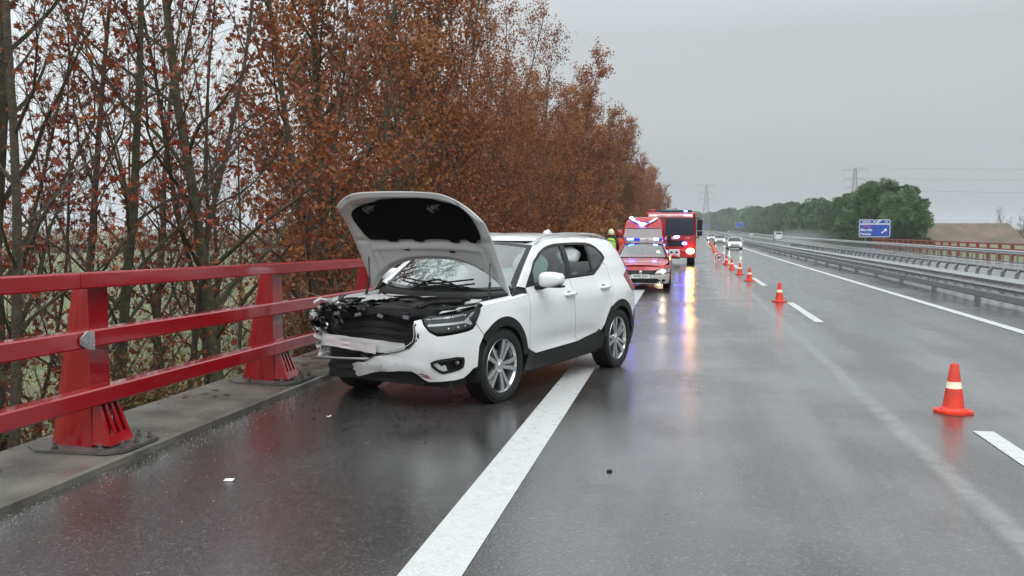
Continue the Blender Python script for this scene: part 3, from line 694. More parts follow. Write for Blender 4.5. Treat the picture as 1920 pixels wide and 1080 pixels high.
for _ in range(30000):
    Y=78+abs(r.random())**1.5*180; X=bend(Y)+r.uniform(8.9,13.2); z=ground_z(X,Y); o=len(V); a=r.random()*6.28; h=r.uniform(.15,.4); dx,dy=math.cos(a)*.03,math.sin(a)*.03
    V+=[(X-dx,Y-dy,z),(X+dx,Y+dy,z),(X+r.gauss(0,.1),Y+r.gauss(0,.1),z+h)]; F.append((o,o+1,o+2))
m=MB(); m.v=V; m.f=F; m.build('median_grass',M['grass'],None,0,kind='stuff')
# pines on the right
def pine(seed,H,Rc,n):
    r=random.Random(seed); w_=MB(); V=[];F=[]
    p,_=wobble(r,(0,0,-.3),(0,0,1),H*.8,8,.02,.05); w_.tube(p,[.2*(1-.1*i) for i in range(9)],7)
    cl=[]
    for i in range(58):
        t=r.random()**.8; z=H*(.12+.86*t); rad=Rc*math.sqrt(max(.05,1-((t-.32)/.74)**2))*r.uniform(.5,1.12); a=r.random()*6.28
        c_=Vector((math.cos(a)*rad,math.sin(a)*rad,z)); cl.append((c_,r.uniform(.5,1.3)*Rc*.27)); w_.tube([p[min(8,int(t*8))],c_],[.05,.02],4,False)
    for _ in range(n):
        c_,s=r.choice(cl); d=rv(r).normalized(); q=c_+Vector((d.x,d.y,d.z*.75))*s*r.uniform(.6,1.05)
        u=(d+rv(r,.5)).normalized(); v=u.orthogonal().normalized(); L_=r.uniform(.22,.42); o=len(V)
        V+=[q-v*.07,q+v*.07,q+u*L_+v*.05,q+u*L_-v*.05]; F.append((o,o+1,o+2,o+3))
    lm=MB(); lm.v=[tuple(v) for v in V]; lm.f=F
    return w_.mesh('trunk',M['bark'],60),lm.mesh('crown',M['pine'],0)
PI_=[pine(200+i,[11,10,12][i],[3.9,4.2,4.4][i],15000) for i in range(3)]
def put_pine(X,Y,sc,lab,grp=None,z=None):
    t=thing('pine_tree',lab,'pine',(X,Y,(ground_z(X,Y) if z is None else z)),r.uniform(0,6.28),grp); t.scale=(sc,)*3; k=r.choice(PI_)
    inst('trunk',k[0],t); c=inst('crown',k[1],t); c['kind']='stuff'
big=[(31.2,163,1.0,'rounded pine just left of the tallest pines, partly behind the blue direction sign'),(36.0,162,.86,'lower round pine filling the gap near the right end of the pine row'),(34.3,156,.95,'rightmost round dark pine beside the brown embankment'),(33.0,164,1.06,'tall round pine second from the right end of the pine row'),(34.5,176,1.07,'round pine directly behind the blue direction sign'),(36.5,171,.92,'dark pine half hidden behind the rightmost pines')]
for X,Y,s,l in big: put_pine(X,Y,s,l)
path=[(34,180),(38,230),(40,300),(43,400),(45,520),(42,650),(34,760),(22,840),(8,900),(-10,950)]
for k in range(len(path)-1):
    (xa,ya),(xb,yb)=path[k],path[k+1]; L_=math.dist(path[k],path[k+1]); m_=int(L_/(6.5 if k<4 else 8))
    for i in range(m_):
        for dd in (0,6):
            t=(i+r.random()*.7)/m_; X=xa+(xb-xa)*t+dd+r.uniform(-1.5,1.5); Y=ya+(yb-ya)*t+r.uniform(-2,2)
            s=(.78+.0011*(Y-180) if Y<600 else 1.35)*r.uniform(.78,1.16)
            put_pine(X,Y,s,'dark green pine in the long row beyond the other carriageway','pines beyond the other carriageway')
# far hedges on the left fields and thin wood on the right horizon
def hedge(name,pts,H,n,m_,seed):
    r=random.Random(seed); V=[];F=[]
    for _ in range(n):
        k=r.randrange(len(pts)-1); t=r.random(); X=pts[k][0]+(pts[k+1][0]-pts[k][0])*t+r.gauss(0,4); Y=pts[k][1]+(pts[k+1][1]-pts[k][1])*t+r.gauss(0,4)
        h=H*(.55+.45*math.sin(X*.11+Y*.07)*math.sin(X*.031)+.2*math.sin(X*.5)); q=Vector((X,Y,ground_z(X,Y)+abs(h)*r.random()**.8)); leafgeo(V,F,r,q,1.1,'q')
    m=MB(); m.v=[tuple(v) for v in V]; m.f=F; m.build(name,m_,None,0,kind='stuff')
hedge('distant_wood',[(-420,220),(-260,330),(-120,420),(-40,520)],9,9000,M['leaf2'],5)
hedge('distant_wood',[(-200,90),(-150,160),(-90,260)],5,4000,M['bush'],6)
hedge('distant_wood',[(90,420),(160,400),(240,380),(330,350)],5,5000,M['leaf2'],8)
# embankment with abutment
m=MB(); P=[(57,-1.6),(70,3.4),(88,3.4),(99,-1.6)]
X0,Y0=0,0
def emb(t,u):
    X=54+t*34; crest=sm(56,62,X)*(1-sm(79,82,X)); 
    z=-1.6+5.1*min(1,u*1.6)*crest+.12*math.sin(X*1.3+u*9); return (X,232+u*22,z)
m.grid(emb,60,16); m.build('embankment',mat('dry earth slope',(.155,.11,.08),.9,noise=(.22,1,(.095,.08,.052)),bump=(2,.5)),None,180,kind='structure')
ab=thing('bridge_abutment','grey concrete abutment at the right end of the brown embankment','abutment',(77.5,226,-1.6))
m=MB(); m.box((11,0,2.2),(19,1.2,4.8)); m.build('wall',M['concrete'],ab,0)
m=MB(); m.box((11,-.8,4.75),(19.6,.8,.45)); m.build('coping',M['concrete'],ab,0)
m=MB()
for i in range(9): m.box((-1.2+i*.62,-2.0,5.2-i*.62),(.85,.7,.32),ry=.78)
m.build('edge_kerb',M['signw'],ab,0)
# bare trees on the right skyline
BT=gen_tree(300,9,3,26,0,.1,'q',1.2,.2,.15,rk=.014,tr=5); bt=(BT[0].mesh('trunk',M['bark'],60),BT[1].mesh('branches',M['twig'],0))
for X,Y,s,l in ((92,290,1.0,'bare leafless tree behind the brown embankment, the left one'),(96,286,1.0,'low bare leafless tree left of the concrete abutment'),(101,292,1.0,'bare leafless tree just left of the concrete abutment')):
    t=thing('bare_tree',l,'tree',(X,Y,-.5),X,None); t.scale=(s*1.15,s*1.15,s)
    inst('trunk',bt[0],t); inst('branches',bt[1],t)
# pylons
def pylon(X,Y,H,z0,label,rz):
    t=thing('power_pylon',label,'pylon',(X,Y,z0),rz); m=MB(); r_=.10
    wd=lambda z: 2.6*(1-z/H)**1.1+.45
    lv=[0,.16,.3,.42,.53,.63,.72,.80,.88,.95,1.0]
    for a,c_ in zip(lv,lv[1:]):
        za,zc=a*H,c_*H; wa,wc=wd(za),wd(zc); A=[(sx*wa,sy*wa,za) for sx,sy in ((-1,-1),(1,-1),(1,1),(-1,1))]; C_=[(sx*wc,sy*wc,zc) for sx,sy in ((-1,-1),(1,-1),(1,1),(-1,1))]
        for i in range(4): j=(i+1)%4; m.tube([A[i],C_[i]],r_,4,False); m.tube([A[i],C_[j]],r_*.6,3,False); m.tube([A[j],C_[i]],r_*.6,3,False); m.tube([C_[i],C_[j]],r_*.6,3,False)
    m.build('tower',M['galvd'],t,0)
    for z,l in ((.72,4.6),(.84,5.2),(.98,5.8)):
        m=MB(); zz=z*H
        for s in (-1,1):
            m.tube([(0,0,zz+.9),(s*l,0,zz)],r_*.8,4,False); m.tube([(0,-.4,zz-.4),(s*l,0,zz)],r_*.8,4,False); m.tube([(s*l*.5,-.2,zz-.2),(s*l*.5,0,zz+.45)],r_*.5,3,False)
            m.tube([(s*l,0,zz),(s*l,0,zz-1.6)],.08,4)
        m.build('cross_arm',M['galvd'],t,0)
    return t
pylon(15.5,640,34,-1,'left lattice power pylon rising behind the far pines',.1)
pylon(81,465,32.5,-1,'right lattice power pylon rising behind the big pines',.1)
for i,(zz) in enumerate((26.0,21,15.5)):
    m=MB(); pts=[(81+(520-81)*t,465-60*t,zz+6-18*t*(1-t)) for t in [k/24 for k in range(25)]]; m.tube(pts,.05,3,False)
    tag(m.build('power_line',M['galvd'],None,0),['highest','middle','lowest'][i]+' of the three thin power lines crossing the grey sky at right','power line')

V=[];F=[]; r=random.Random(77)
for _ in range(34):
    X=-4.72+abs(r.gauss(0,.22)); Y=r.uniform(4.6,12)
    if X>-3.95: continue
    o=len(V); s_=r.uniform(.05,.10); a=r.random()*6.28; V.append((X,Y,.082))
    for x,y in MAPLE: V.append((X+s_*(x*math.cos(a)-y*math.sin(a)),Y+s_*(x*math.sin(a)+y*math.cos(a)),.078+.012*abs(x)))
    F+=[(o,o+1+i,o+1+(i+1)%14) for i in range(14)]
m=MB(); m.v=V; m.f=F; m.build('fallen_leaves',M['leaf'],None,0,kind='stuff')
# ------------------------------------------------------------ the crashed white SUV
suv=thing('crashed_car','crashed white SUV with bonnet raised and torn off front, against the red barrier','car',(-2.535,8.915,0),R(69.838))
def SU(u): return SUV.su(u)
def shp(side,shell=SUV):
    sg=-1 if side>0 else 1      # side +1: driver side (local -y), -1: far side
    def fn(a,b,o):
        x,y,z=shell.pt(a,b,o); return (x,sg*y,z)
    return fn
def panel(name,poly,m,parent,side=1,holes=(),step=.045,depth=.014,out=0,rnd=0,gap=.003,shell=SUV,smooth=40,damage=None,**kw):
    if rnd: poly=chaikin(poly,rnd)
    if gap: poly=inset(poly,gap)
    f=shp(side,shell)
    g=(lambda a,b,o:f(a,b,o+out)) if not damage else (lambda a,b,o:damage(f(a,b,o+out),a,b))
    return sheet(g,poly,holes,step,depth).build(name,m,parent,smooth,**kw)
def both(*a,**k):
    return [panel(*a,side=1,**k),panel(*a,side=-1,**k)]
def U(pts): return [(SU(u),z) for u,z in pts]
def arch(c,r,a0,a1,n=18): return [(SU(c+r*math.cos(R(a0+(a1-a0)*i/n))),.36+r*math.sin(R(a0+(a1-a0)*i/n))) for i in range(n+1)]
AF=.415; AR=.415; CL=.055
def fend_bump(p,a,b): return p
# fenders
FEN=U([(-.27,.66)])+arch(0,AF+CL,128,15,16)+[(SU(.507),.46),(SU(.507),1.00),(SU(.42),1.005),(SU(.20),.985),(SU(-.05),.972),(SU(-.345),.955),(1.165,.935),(1.13,.85),(1.10,.80)]
FEN[0]=(1.200,.69)
both('front_fender',FEN,M['white'],suv)
def topflange(pts,name,m,y2,drop=.02,side=1):
    """strip turning inward from the fender top edge"""
    b=MB(); f=shp(side); n=len(pts)
    vs=[]
    for a,z in pts:
        p=f(a,z,-.002); sg=1 if p[1]>0 else -1
        for k,(dy,dz) in enumerate(((0,0),(-.02,.018),(-.055,.028),(-.085,.024),(-.09,-.01))): vs.append((p[0],p[1]+sg*dy,p[2]+dz))
    b.add(vs,[(i*5+k,i*5+k+1,(i+1)*5+k+1,(i+1)*5+k) for i in range(n-1) for k in range(4)]); return b.build(name,m,suv,60)
FT=[(SU(u),z) for u,z in ((-.345,.955),(-.2,.963),(-.05,.972),(.08,.979),(.20,.985),(.31,.995),(.42,1.005),(.507,1.0))]
for s in (1,-1): topflange(FT,'fender_top',M['white'],.8,side=s)
# doors
FD=[(SU(.513),.455),(SU(.66),.402),(SU(1.60),.424),(SU(1.575),.50),(SU(1.53),.62),(SU(1.50),.8),(SU(1.49),1.0),(SU(1.50),1.130),(SU(.95),1.105),(SU(.513),1.078)]
RD=[(SU(1.606),.424),(SU(2.04),.478),(SU(2.20),.50),(SU(2.262),.56),(SU(2.32),.65),(SU(2.395),.735),(SU(2.45),.785),(SU(2.50),.90),(SU(2.52),1.05),(SU(2.50),1.24),(SU(2.46),1.27),(SU(2.13),1.142),(SU(1.506),1.130),(SU(1.496),1.0),(SU(1.506),.8),(SU(1.536),.62),(SU(1.581),.50)]
for s in (1,-1):
    d=panel('front_door',FD,M['white'],suv,side=s); d2=panel('rear_door',RD,M['white'],suv,side=s)
    sg=-1 if s>0 else 1
    for dd,uc,zc in ((d,1.40,.965),(d2,2.29,.995)):
        y=SUV.pt(SU(uc),zc)[1]; h=MB()
        h.tube([(uc-.115,sg*(y-.004),zc-.004),(uc-.085,sg*(y+.032),zc),(uc,sg*(y+.043),zc+.003),(uc+.085,sg*(y+.034),zc+.005),(uc+.115,sg*(y-.004),zc+.003)],[.016,.021,.023,.021,.016],8)
        h.build('handle',M['white'],dd,60)
        q=MB(); q.ball((uc,sg*(y-.012),zc),(.075,.018,.032),14,8); q.build('handle_recess',M['black'],dd,60)
# A pillar, roof side, rear quarter: one panel with the window opening cut out
DLO=U([(.513,1.088),(.66,1.21),(.84,1.344),(1.00,1.418),(1.17,1.468),(1.32,1.497),(1.48,1.512),(1.94,1.520),(2.20,1.515),(2.33,1.500),(2.44,1.468),(2.52,1.40),(2.555,1.345),(2.54,1.315),(2.16,1.155),(2.11,1.150),(1.5,1.138),(.95,1.113)])
QP=U([(.36,1.10),(.507,1.078),(.513,1.088)])+DLO[1:15]+U([(2.466,1.278),(2.508,1.245),(2.528,1.05),(2.508,.90),(2.44,.805)])+arch(2.7,AR+CL,122,20,14)+[(SU(3.19),.66),(4.86,.72),(4.88,.90),(4.72,.91),(4.62,.93),(4.55,1.02),(4.52,1.10),(4.60,1.13),(4.74,1.16),(4.79,1.30),(4.80,1.42),(SU(3.16),1.50)]+U([(3.05,1.535),(2.8,1.553),(2.4,1.572),(1.9,1.578),(1.5,1.568),(1.25,1.550),(1.015,1.497),(.70,1.325)])
both('body_side',QP,M['white'],suv,gap=.001)
# window trim ring and panes
IN=inset(DLO,.026)
for s in (1,-1):
    panel('window_trim',DLO,M['black'],suv,side=s,holes=[IN],gap=.001,out=.002,step=.05)
    def pane(name,poly,m,o=-.006): return panel(name,poly,m,suv,side=s,gap=0,out=o,depth=0,step=.06,smooth=180)
    lo=lambda u: lerp_tab([(.513,1.115),(.95,1.138),(1.5,1.163),(2.11,1.175),(2.16,1.18),(2.53,1.33)],u); hi=lambda u: lerp_tab([(.55,1.10),(.66,1.186),(.84,1.316),(1.0,1.39),(1.17,1.440),(1.32,1.47),(1.48,1.486),(1.94,1.493),(2.2,1.488),(2.33,1.474),(2.42,1.445),(2.50,1.37),(2.53,1.33)],u)
    def win(ua,ub,sl0=0,sl1=0):
        a=[(ua+(ub-ua)*i/8) for i in range(9)]
        return U([(x+sl0*(1-i/8)*0,lo(x)) for i,x in enumerate(a)]+[(x,hi(x)) for x in reversed(a)])
    FW=U([(.56,1.117),(.95,1.138),(1.465,1.162),(1.56,1.487),(1.48,1.486),(1.32,1.47),(1.17,1.44),(1.0,1.39),(.84,1.316),(.66,1.186)])
    pane('front_window',FW,M['cglass'])
    RWl=U([(1.565,1.165),(2.085,1.174),(2.125,1.30),(1.60,1.30)]); RWu=U([(1.60,1.30),(2.125,1.30),(2.17,1.489),(1.94,1.493),(1.655,1.490)])
    pane('rear_window',RWl if s>0 else RWl[:2]+RWu[2:],M['pglass'])
    panel('quarter_window',U([(2.125,1.19),(2.16,1.19),(2.53,1.335),(2.49,1.39),(2.41,1.45),(2.33,1.475),(2.225,1.487)]),M['pglass'],suv,side=s,gap=0,out=-.004,depth=0)
    panel('pillar_trim',U([(1.462,1.158),(1.57,1.16),(1.66,1.495),(1.555,1.495)]),M['black'],suv,side=s,gap=0,out=.001)
    panel('pillar_trim',U([(2.08,1.168),(2.13,1.17),(2.23,1.495),(2.165,1.495)]),M['black'],suv,side=s,gap=0,out=.001)
# mirror sail triangle and black cowl corner
both('mirror_base',U([(.515,1.09),(.70,1.105),(.74,1.255)]),M['black'],suv,gap=0,out=.003,step=.05)
# cladding arches and sills
for c,nm in ((0,'front_arch_trim'),(2.7,'rear_arch_trim')):
    for s in (1,-1):
        A0,A1=(140,8) if c==0 else (172,14)
        P=arch(c,AF+CL-.003,A0,A1,22)+arch(c,AF-.03,A1,A0,22)
        panel(nm,P,M['black'],suv,side=s,gap=0,out=.006,depth=.05,step=.06)
for s in (1,-1):
    panel('sill',U([(.41,.26),(.60,.235),(1.9,.255),(2.22,.29),(2.26,.43),(2.14,.52),(2.05,.470),(1.60,.418),(.66,.396),(.513,.45),(.472,.44),(.44,.36)]),M['black'],suv,side=s,gap=.002,out=.004)
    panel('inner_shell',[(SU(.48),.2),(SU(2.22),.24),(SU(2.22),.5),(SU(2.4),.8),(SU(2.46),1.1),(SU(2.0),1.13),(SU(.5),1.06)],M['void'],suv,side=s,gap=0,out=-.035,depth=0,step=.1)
    # wheel houses
    sg=-1 if s>0 else 1
    for c in (0,2.7):
        m=MB(); m.lathe([(AF-.02,sg*.90),(AF+.02,sg*.62),(.1,sg*.60)],24,'y',(c,0,.36),-.3,PI+.3); m.build('wheel_house',M['void'],suv,180)
# roof
def roofz(u): return lerp_tab([(.98,1.497),(1.25,1.550),(1.5,1.568),(1.9,1.578),(2.4,1.572),(2.8,1.553),(3.05,1.535),(3.2,1.50)],u)
def wroof(u): return SUV.pt(SU(min(u,3.0)),roofz(u))[1]
def roof(a,b):
    y=2*b-1; u0=.985-.06*(1-y*y)*1.2; u1=3.17; u=u0+(u1-u0)*a; w_=wroof(u)*1.002
    cz=.052*math.sin(min(1,(a)*4+.35)*PI/2)
    return (u,y*w_,roofz(u)+cz*(1-abs(y)**2.2)-.000)
MB().grid(roof,30,20).build('roof',M['white'],suv,180)
# fin aerial
m=MB(); m.prism([(0,0),(.20,0),(.17,.03),(.13,.055),(.05,.035)],-.018,.018,lambda a,b,h:(2.45+a,h*(1-b*9),1.615+b)); m.build('aerial_fin',M['white'],suv,180)
for s in (-1,1):
    m=MB(); pts=[]
    for i in range(15):
        u=1.02+i*(2.86-1.02)/14; lift=.035*math.sin(min(1,min(i,14-i)/2.2)*PI/2)-.006; pts.append((u,s*(wroof(u)-.012),roofz(u)+.012+lift))
    m.tube(pts,.013,8); m.build('roof_rail',M['alu'],suv,60)
# windscreen
def ws(a,b):
    y=2*b-1; yy=abs(y)
    p0=Vector((.385-.27*(1-yy**2.2),y*.815,1.075-.03*(1-yy**2))); p1=Vector((.985-.072*(1-y*y),y*.672,1.492+.050*(1-yy**2.2)))
    p=p0.lerp(p1,a); n=Vector((-.6,0,.8)); return tuple(p+n*(.030*math.sin(PI*a)*(1-.6*yy**2)))
MB().grid(lambda a,b:ws(.05+.90*a,.035+.93*b),16,24).build('windscreen',M['wglass'],suv,180)
m=MB(); 
for (a0,a1,b0,b1) in ((0,.05,0,1),(.93,1.0,0,1),(.05,.93,0,.035),(.05,.93,.965,1)):
    m.grid(lambda a,b:tuple(Vector(ws(a0+(a1-a0)*a,b0+(b1-b0)*b))+Vector((-.001,0,.001))),8,24 if b1-b0>.5 else 3)
m.build('windscreen_frit',M['blackg'],suv,180)
# white strip between the glass and the side panel
for s in (0,1):
    def st(a,b):
        p=Vector(ws(a,s)); f=shp(1 if s==0 else -1); u=.36+(1.015-.36)*a; z=1.10+(1.497-1.10)*a; q=Vector(f(SU(u),z,0)); return tuple(p.lerp(q,b)+Vector((-.004,0,.006))*math.sin(PI*b))
    m=MB(); m.grid(st,12,4); m.build('windscreen_pillar',M['white'],suv,180)
# cowl, wipers
def cowl(a,b):
    y=(2*b-1)*.80; yy=abs(2*b-1); x1=.40-.27*(1-yy**2.2); z1=1.07-.03*(1-yy**2)
    prof=[(x1+.02,z1+.004),(x1-.10,z1-.025),(x1-.155,z1-.05),(x1-.16,z1-.17)]
    k=a*3; i=min(2,int(k)); t=k-i; return (prof[i][0]+(prof[i+1][0]-prof[i][0])*t,y,prof[i][1]+(prof[i+1][1]-prof[i][1])*t)
MB().grid(cowl,9,24).build('cowl',M['black'],suv,35)
for b0,b1,bb in ((.64,.30,.18),(.28,.80,.72)):
    m=MB(); a=Vector(ws(0,b0))+Vector((-.03,0,.02)); c_=Vector(ws(.14,(b0+b1)/2))+Vector((-.03,0,.035)); m.tube([a,a.lerp(c_,.5)+Vector((0,0,.02)),c_],[.013,.010,.007],6)
    m.tube([tuple(Vector(ws(.06+.10*t,b1*.15+b0*.85+(b1-b0)*1.25*t*.8))+Vector((-.02,0,.022))) for t in [k/8 for k in range(9)]],.009,6); m.build('wiper',M['black'],suv,60)
# rear end
tg=MB(); f=shp(1)
for s in (1,-1):
    panel('rear_bumper',[(SU(2.7+.36),.30),(5.0,.27),(5.815,.27),(5.815,.62),(4.88,.66),(SU(3.19),.66)],M['black'] ,suv,side=s,gap=.002)
    panel('tailgate',[(4.895,.66),(5.818,.63),(5.818,1.08),(4.76,1.08),(4.86,.9),(4.885,.72)],M['white'],suv,side=s,gap=.002)
    panel('rear_screen',[(4.80,1.09),(5.818,1.09),(5.818,1.47),(4.90,1.47)],M['pglass'],suv,side=s,gap=.002)
    panel('tail_lamp',[(4.525,1.10),(4.555,1.02),(4.625,.935),(4.72,.915),(4.86,.905),(4.74,1.10),(4.75,1.15),(4.60,1.125)],M['redpl'],suv,side=s,gap=.003,out=.006)
# ---- front end: torn bumper skin
FOG=chaikin([(.634,.447),(.70,.478),(.955,.503),(.965,.45),(.945,.402),(.80,.375),(.735,.366)],1)
BUM=[(.462,.835),(.535,.852),(.560,.80),(.625,.735),(.700,.700),(.80,.708),(.90,.722),(1.00,.735),(1.06,.750),(1.10,.790),(1.198,.688)]+arch(0,AF+CL,141,151,3)+[(1.115,.40),(1.06,.385),(1.02,.345),(.955,.305),(.86,.292),(.72,.282),(.60,.278),(.555,.30),(.50,.345),(.445,.372),(.30,.365),(.1,.345),(-.05,.322),(-.16,.285),(-.225,.268),(-.252,.29),(-.235,.318),(-.262,.345),(-.240,.362),(-.255,.392),(-.17,.42),(-.10,.424),(.02,.480),(.16,.512),(.32,.545),(.42,.580),(.475,.63),(.488,.70),(.470,.76)]
rb=random.Random(4)
def bdam(p,a,b):
    x,y,z=p; 
    crease=.018*math.exp(-((b-.60)/.02)**2)*sm(.55,.8,a) ; tornw=sm(.6,0,a)
    w_=tornw*(.004*math.sin(a*17+b*20)+.003*math.sin(b*60+a*9))
    k=.02*math.exp(-((a-.8)/.2)**2-((b-.43)/.09)**2)    # recess round the fog lamp
    sc_=.016*sm(.56,.60,b)*sm(.5,.62,a)*(1-sm(.66,.72,b))
    return (x+w_+k*1.2+crease*.2-sc_*.0,y+k*.5*(1 if y<0 else -1),z+.003*math.sin(a*23)*tornw)
panel('front_bumper',BUM,M['white'],suv,holes=[FOG],step=.03,depth=.006,gap=.001,damage=bdam)
# lip line under bumper crease
fg=inset(FOG,-.012); panel('fog_trim',fg,M['black'],suv,holes=[inset(FOG,.012)],step=.03,gap=0,out=-.004)
panel('fog_recess',fg,M['void'],suv,step=.06,gap=0,out=-.06,depth=0)
m=MB(); p=shp(1)(.90,.45,-.02); m.ball(p,(.02,.028,.025),14,10); m.build('fog_lamp',M['alud'],suv,180)
m=MB(); m.add([shp(1)(a,b,-.015) for a,b in ((.64,.44),(.74,.37),(.80,.38),(.78,.44),(.74,.43),(.70,.46))],[(0,1,2,3,4,5)]); m.build('fog_bracket',M['whited'],suv,0)
# paint scrapes on the bumper
for k,(a,b,l,dz) in enumerate(((.50,.352,.10,-.012),(.53,.333,.12,-.03),(.56,.345,.07,-.02))):
    P=[(a,b),(a+l*.5,b+dz*.3+.007),(a+l,b+dz),(a+l*.55,b+dz*.5-.006)]
    panel('scrape',P,mat('rust scrape',(.25,.06,.03),.6) if k==0 else bpy.data.materials['rust scrape'],suv,gap=0,out=.0025,depth=0,step=.02)
for (a,b,r_) in ((.485,.80,.012),(.52,.70,.016),(.50,.66,.010),(.11,.40,.006),(.3,.43,.005),(-.05,.41,.007)):
    P=[(a+r_*(.5+rb.random())*math.cos(t*1.05)*.7,b+r_*(.5+rb.random())*math.sin(t*1.05)*1.4) for t in range(6)]
    panel('dent_chip',P,M['void'],suv,gap=0,out=.003,depth=0,step=.02)
# headlamp (driver side, intact)
HL=[(.540,.868),(.575,.800),(.622,.757),(.690,.724),(.80,.730),(.90,.744),(1.00,.760),(1.055,.775),(1.11,.83),(1.150,.90),(1.158,.940),(1.05,.925),(.90,.905),(.70,.885)]
hl=panel('headlamp',HL,M['blackg'],suv,gap=.002,out=-.045,depth=.0)
panel('lamp_rim',HL,M['black'],hl,holes=[inset(HL,.008)],gap=.002,out=-.002,depth=.05)
panel('lens',HL,M['lens'],hl,gap=.004,out=-.002,depth=0)
panel('signature_bar',[(.60,.805),(.96,.833),(1.045,.905),(1.09,.912),(1.02,.838),(1.07,.80),(1.04,.79),(.975,.812),(.60,.786)],M['chrome'],hl,gap=0,out=-.015,depth=.02)
for a,b,r_ in ((.83,.868,.022),(.74,.858,.018),(.97,.88,.022),(.80,.765,.024),(.90,.775,.024),(.98,.785,.018)):
    m=MB(); p=Vector(shp(1)(a,b,-.03)); m.ball(p,(r_*.8,r_,r_),14,10); m.build('projector',M['chrome'],hl,180)
panel('upper_reflector',[(.575,.872),(.575,.845),(.80,.862),(.95,.882),(.95,.90),(.8,.892)],M['steel'],hl,gap=0,out=-.02,depth=.01)
# inner structure of the front
m=MB(); m.box((-.40,-.02,.245),(.50,1.44,.06)); m.build('undertray',M['void'],suv,0)
m=MB(); m.grid(lambda a,b:(-.70+.03*math.sin(a*9),-.60+1.26*a,.33+.60*b),20,8); m.build('radiator',mat('radiator core',(.010,.010,.011),.45,bump=(90,.01)),suv,40)
for zz in (.40,.47,.54,.61,.68,.75):
    m=MB(); m.box((-.725,.02,zz),(.02,1.15,.012),rx=rb.uniform(-.02,.02)); m.build('radiator_slat',M['black'],suv,0)
m=MB(); m.grid(lambda a,b:(-.73-.05*b+.02*math.sin(a*14),-.62+1.42*a,.80+.015*math.sin(a*20)+.07*b),26,3); m.grid(lambda a,b:(-.78+.10*b,-.62+1.42*a,.87+.01*math.sin(a*20)),26,2); m.build('upper_slam_panel',M['black'],suv,30,bevel=.004)
for y in (-.35,-.05,.22,.48):
    m=MB(); m.box((-.79,y,.855),(.03,.07,.035),rx=rb.uniform(-.3,.3),ry=.4); m.build('clip',M['alud'],suv,0,bevel=.004)
for sd in (-1,1):
    m=MB(); m.grid(lambda a,b:(-.62+.9*a,sd*(.66+.03*math.sin(a*7)),.35+.55*b),10,4); m.build('bay_wall',M['void'],suv,60)
# crash beam and torn lower pieces
def crumple(name,m_,f,na,nb,amp,seed,parent=suv,fr=(9,11)):
    r_=random.Random(seed); ph=[r_.random()*6 for _ in range(6)]
    def g(a,b):
        p=f(a,b); w_=abs(math.sin(a*fr[0]+ph[0])+math.sin(b*fr[1]+a*5+ph[1]))-.8
        return (p[0]+amp*w_*.7,p[1]+amp*.5*math.sin(b*17+a*7+ph[2]),p[2]+amp*.7*abs(math.sin(a*13+b*6+ph[3])))
    return MB().grid(g,na,nb).build(name,m_,parent,25)
crumple('crash_beam',M['whited'],lambda a,b:(-.79+.02*a,-.33+1.02*a,.50+.115*b+.035*a),26,4,.005,1)
crumple('beam_cover',mat('torn plastic pale',(.55,.50,.50),.5),lambda a,b:(-.83,-.02+.62*a,.50+.09*b+.05*a),18,4,.006,2)
m=MB(); m.tube([(-.80,-.42,.53),(-.84,-.2,.475),(-.85,.1,.452),(-.84,.45,.435),(-.80,.74,.425)],[.012]*5,8); m.build('bumper_edge_tube',M['steel'],suv,60)
crumple('grille_remnant',M['blackg'],lambda a,b:(-.81,.0+.30*a,.44+.07*b*(1-abs(2*a-1))),12,5,.015,3)
crumple('torn_flap',M['whited'],lambda a,b:(-.70-.05*b,.66+.16*a,.48+.20*b),9,9,.05,5)
crumple('torn_flap',M['white'],lambda a,b:(-.67+.1*b,.70+.14*a,.40+.14*b),8,8,.05,6)
crumple('lower_corner',M['void'],lambda a,b:(-.66+.25*a,.50+.38*a,.22+.20*b),12,8,.05,7)
crumple('lower_grille',M['void'],lambda a,b:(-.73,-.50+1.15*a,.23+.13*b),20,4,.014,8)
for k,(x,y,z,dx,dy,dz,mm,amp) in enumerate(((-.55,.70,.86,.30,.20,.10,'whited',.05),(-.66,.62,.80,.18,.22,.12,'black',.05),(-.45,.60,.93,.22,.14,.05,'alud',.03),(-.70,.74,.70,.14,.16,.16,'blackg',.05),(-.66,.84,.78,.20,.05,.14,'whited',.04),(-.62,.55,.90,.26,.10,.05,'alud',.04),(-.50,.80,.66,.28,.10,.20,'black',.05),(-.74,.50,.80,.08,.12,.12,'alud',.03),(-.35,.66,.95,.30,.12,.03,'black',.03),(-.70,.30,.90,.16,.26,.04,'black',.03),(-.73,.66,.90,.1,.1,.06,'blackg',.04))):
    crumple('crushed_piece',M[mm],lambda a,b,x=x,y=y,z=z,dx=dx,dy=dy,dz=dz:(x-dx/2+dx*a,y-dy/2+dy*b,z+dz*math.sin(2*a+2.5*b)-dz/2),9,8,amp,20+k,fr=(7+k%3*3,9))
for k in range(8):
    a=Vector((rb.uniform(-.78,-.4),rb.uniform(.45,.86),rb.uniform(.62,.95))); pts=[a]
    for _ in range(5): pts.append(pts[-1]+Vector((rb.gauss(0,.05),rb.gauss(0,.06),rb.gauss(0,.04))))
    MB().tube(pts,rb.uniform(.004,.010),6,True).build('loose_cable',M['rubber'] if k%4 else M['galvd'],suv,180)
m=MB(); m.tube([(-.74,.82,.95),(-.60,.88,.97),(-.4,.89,.93),(-.3,.88,.95)],[.012,.016,.014,.01],8); m.build('bent_fender_edge',M['white'],suv,60)
crumple('crushed_fender',M['white'],lambda a,b:(-.50+.30*a,.89-.03*b,.60+.36*b),10,10,.03,40)
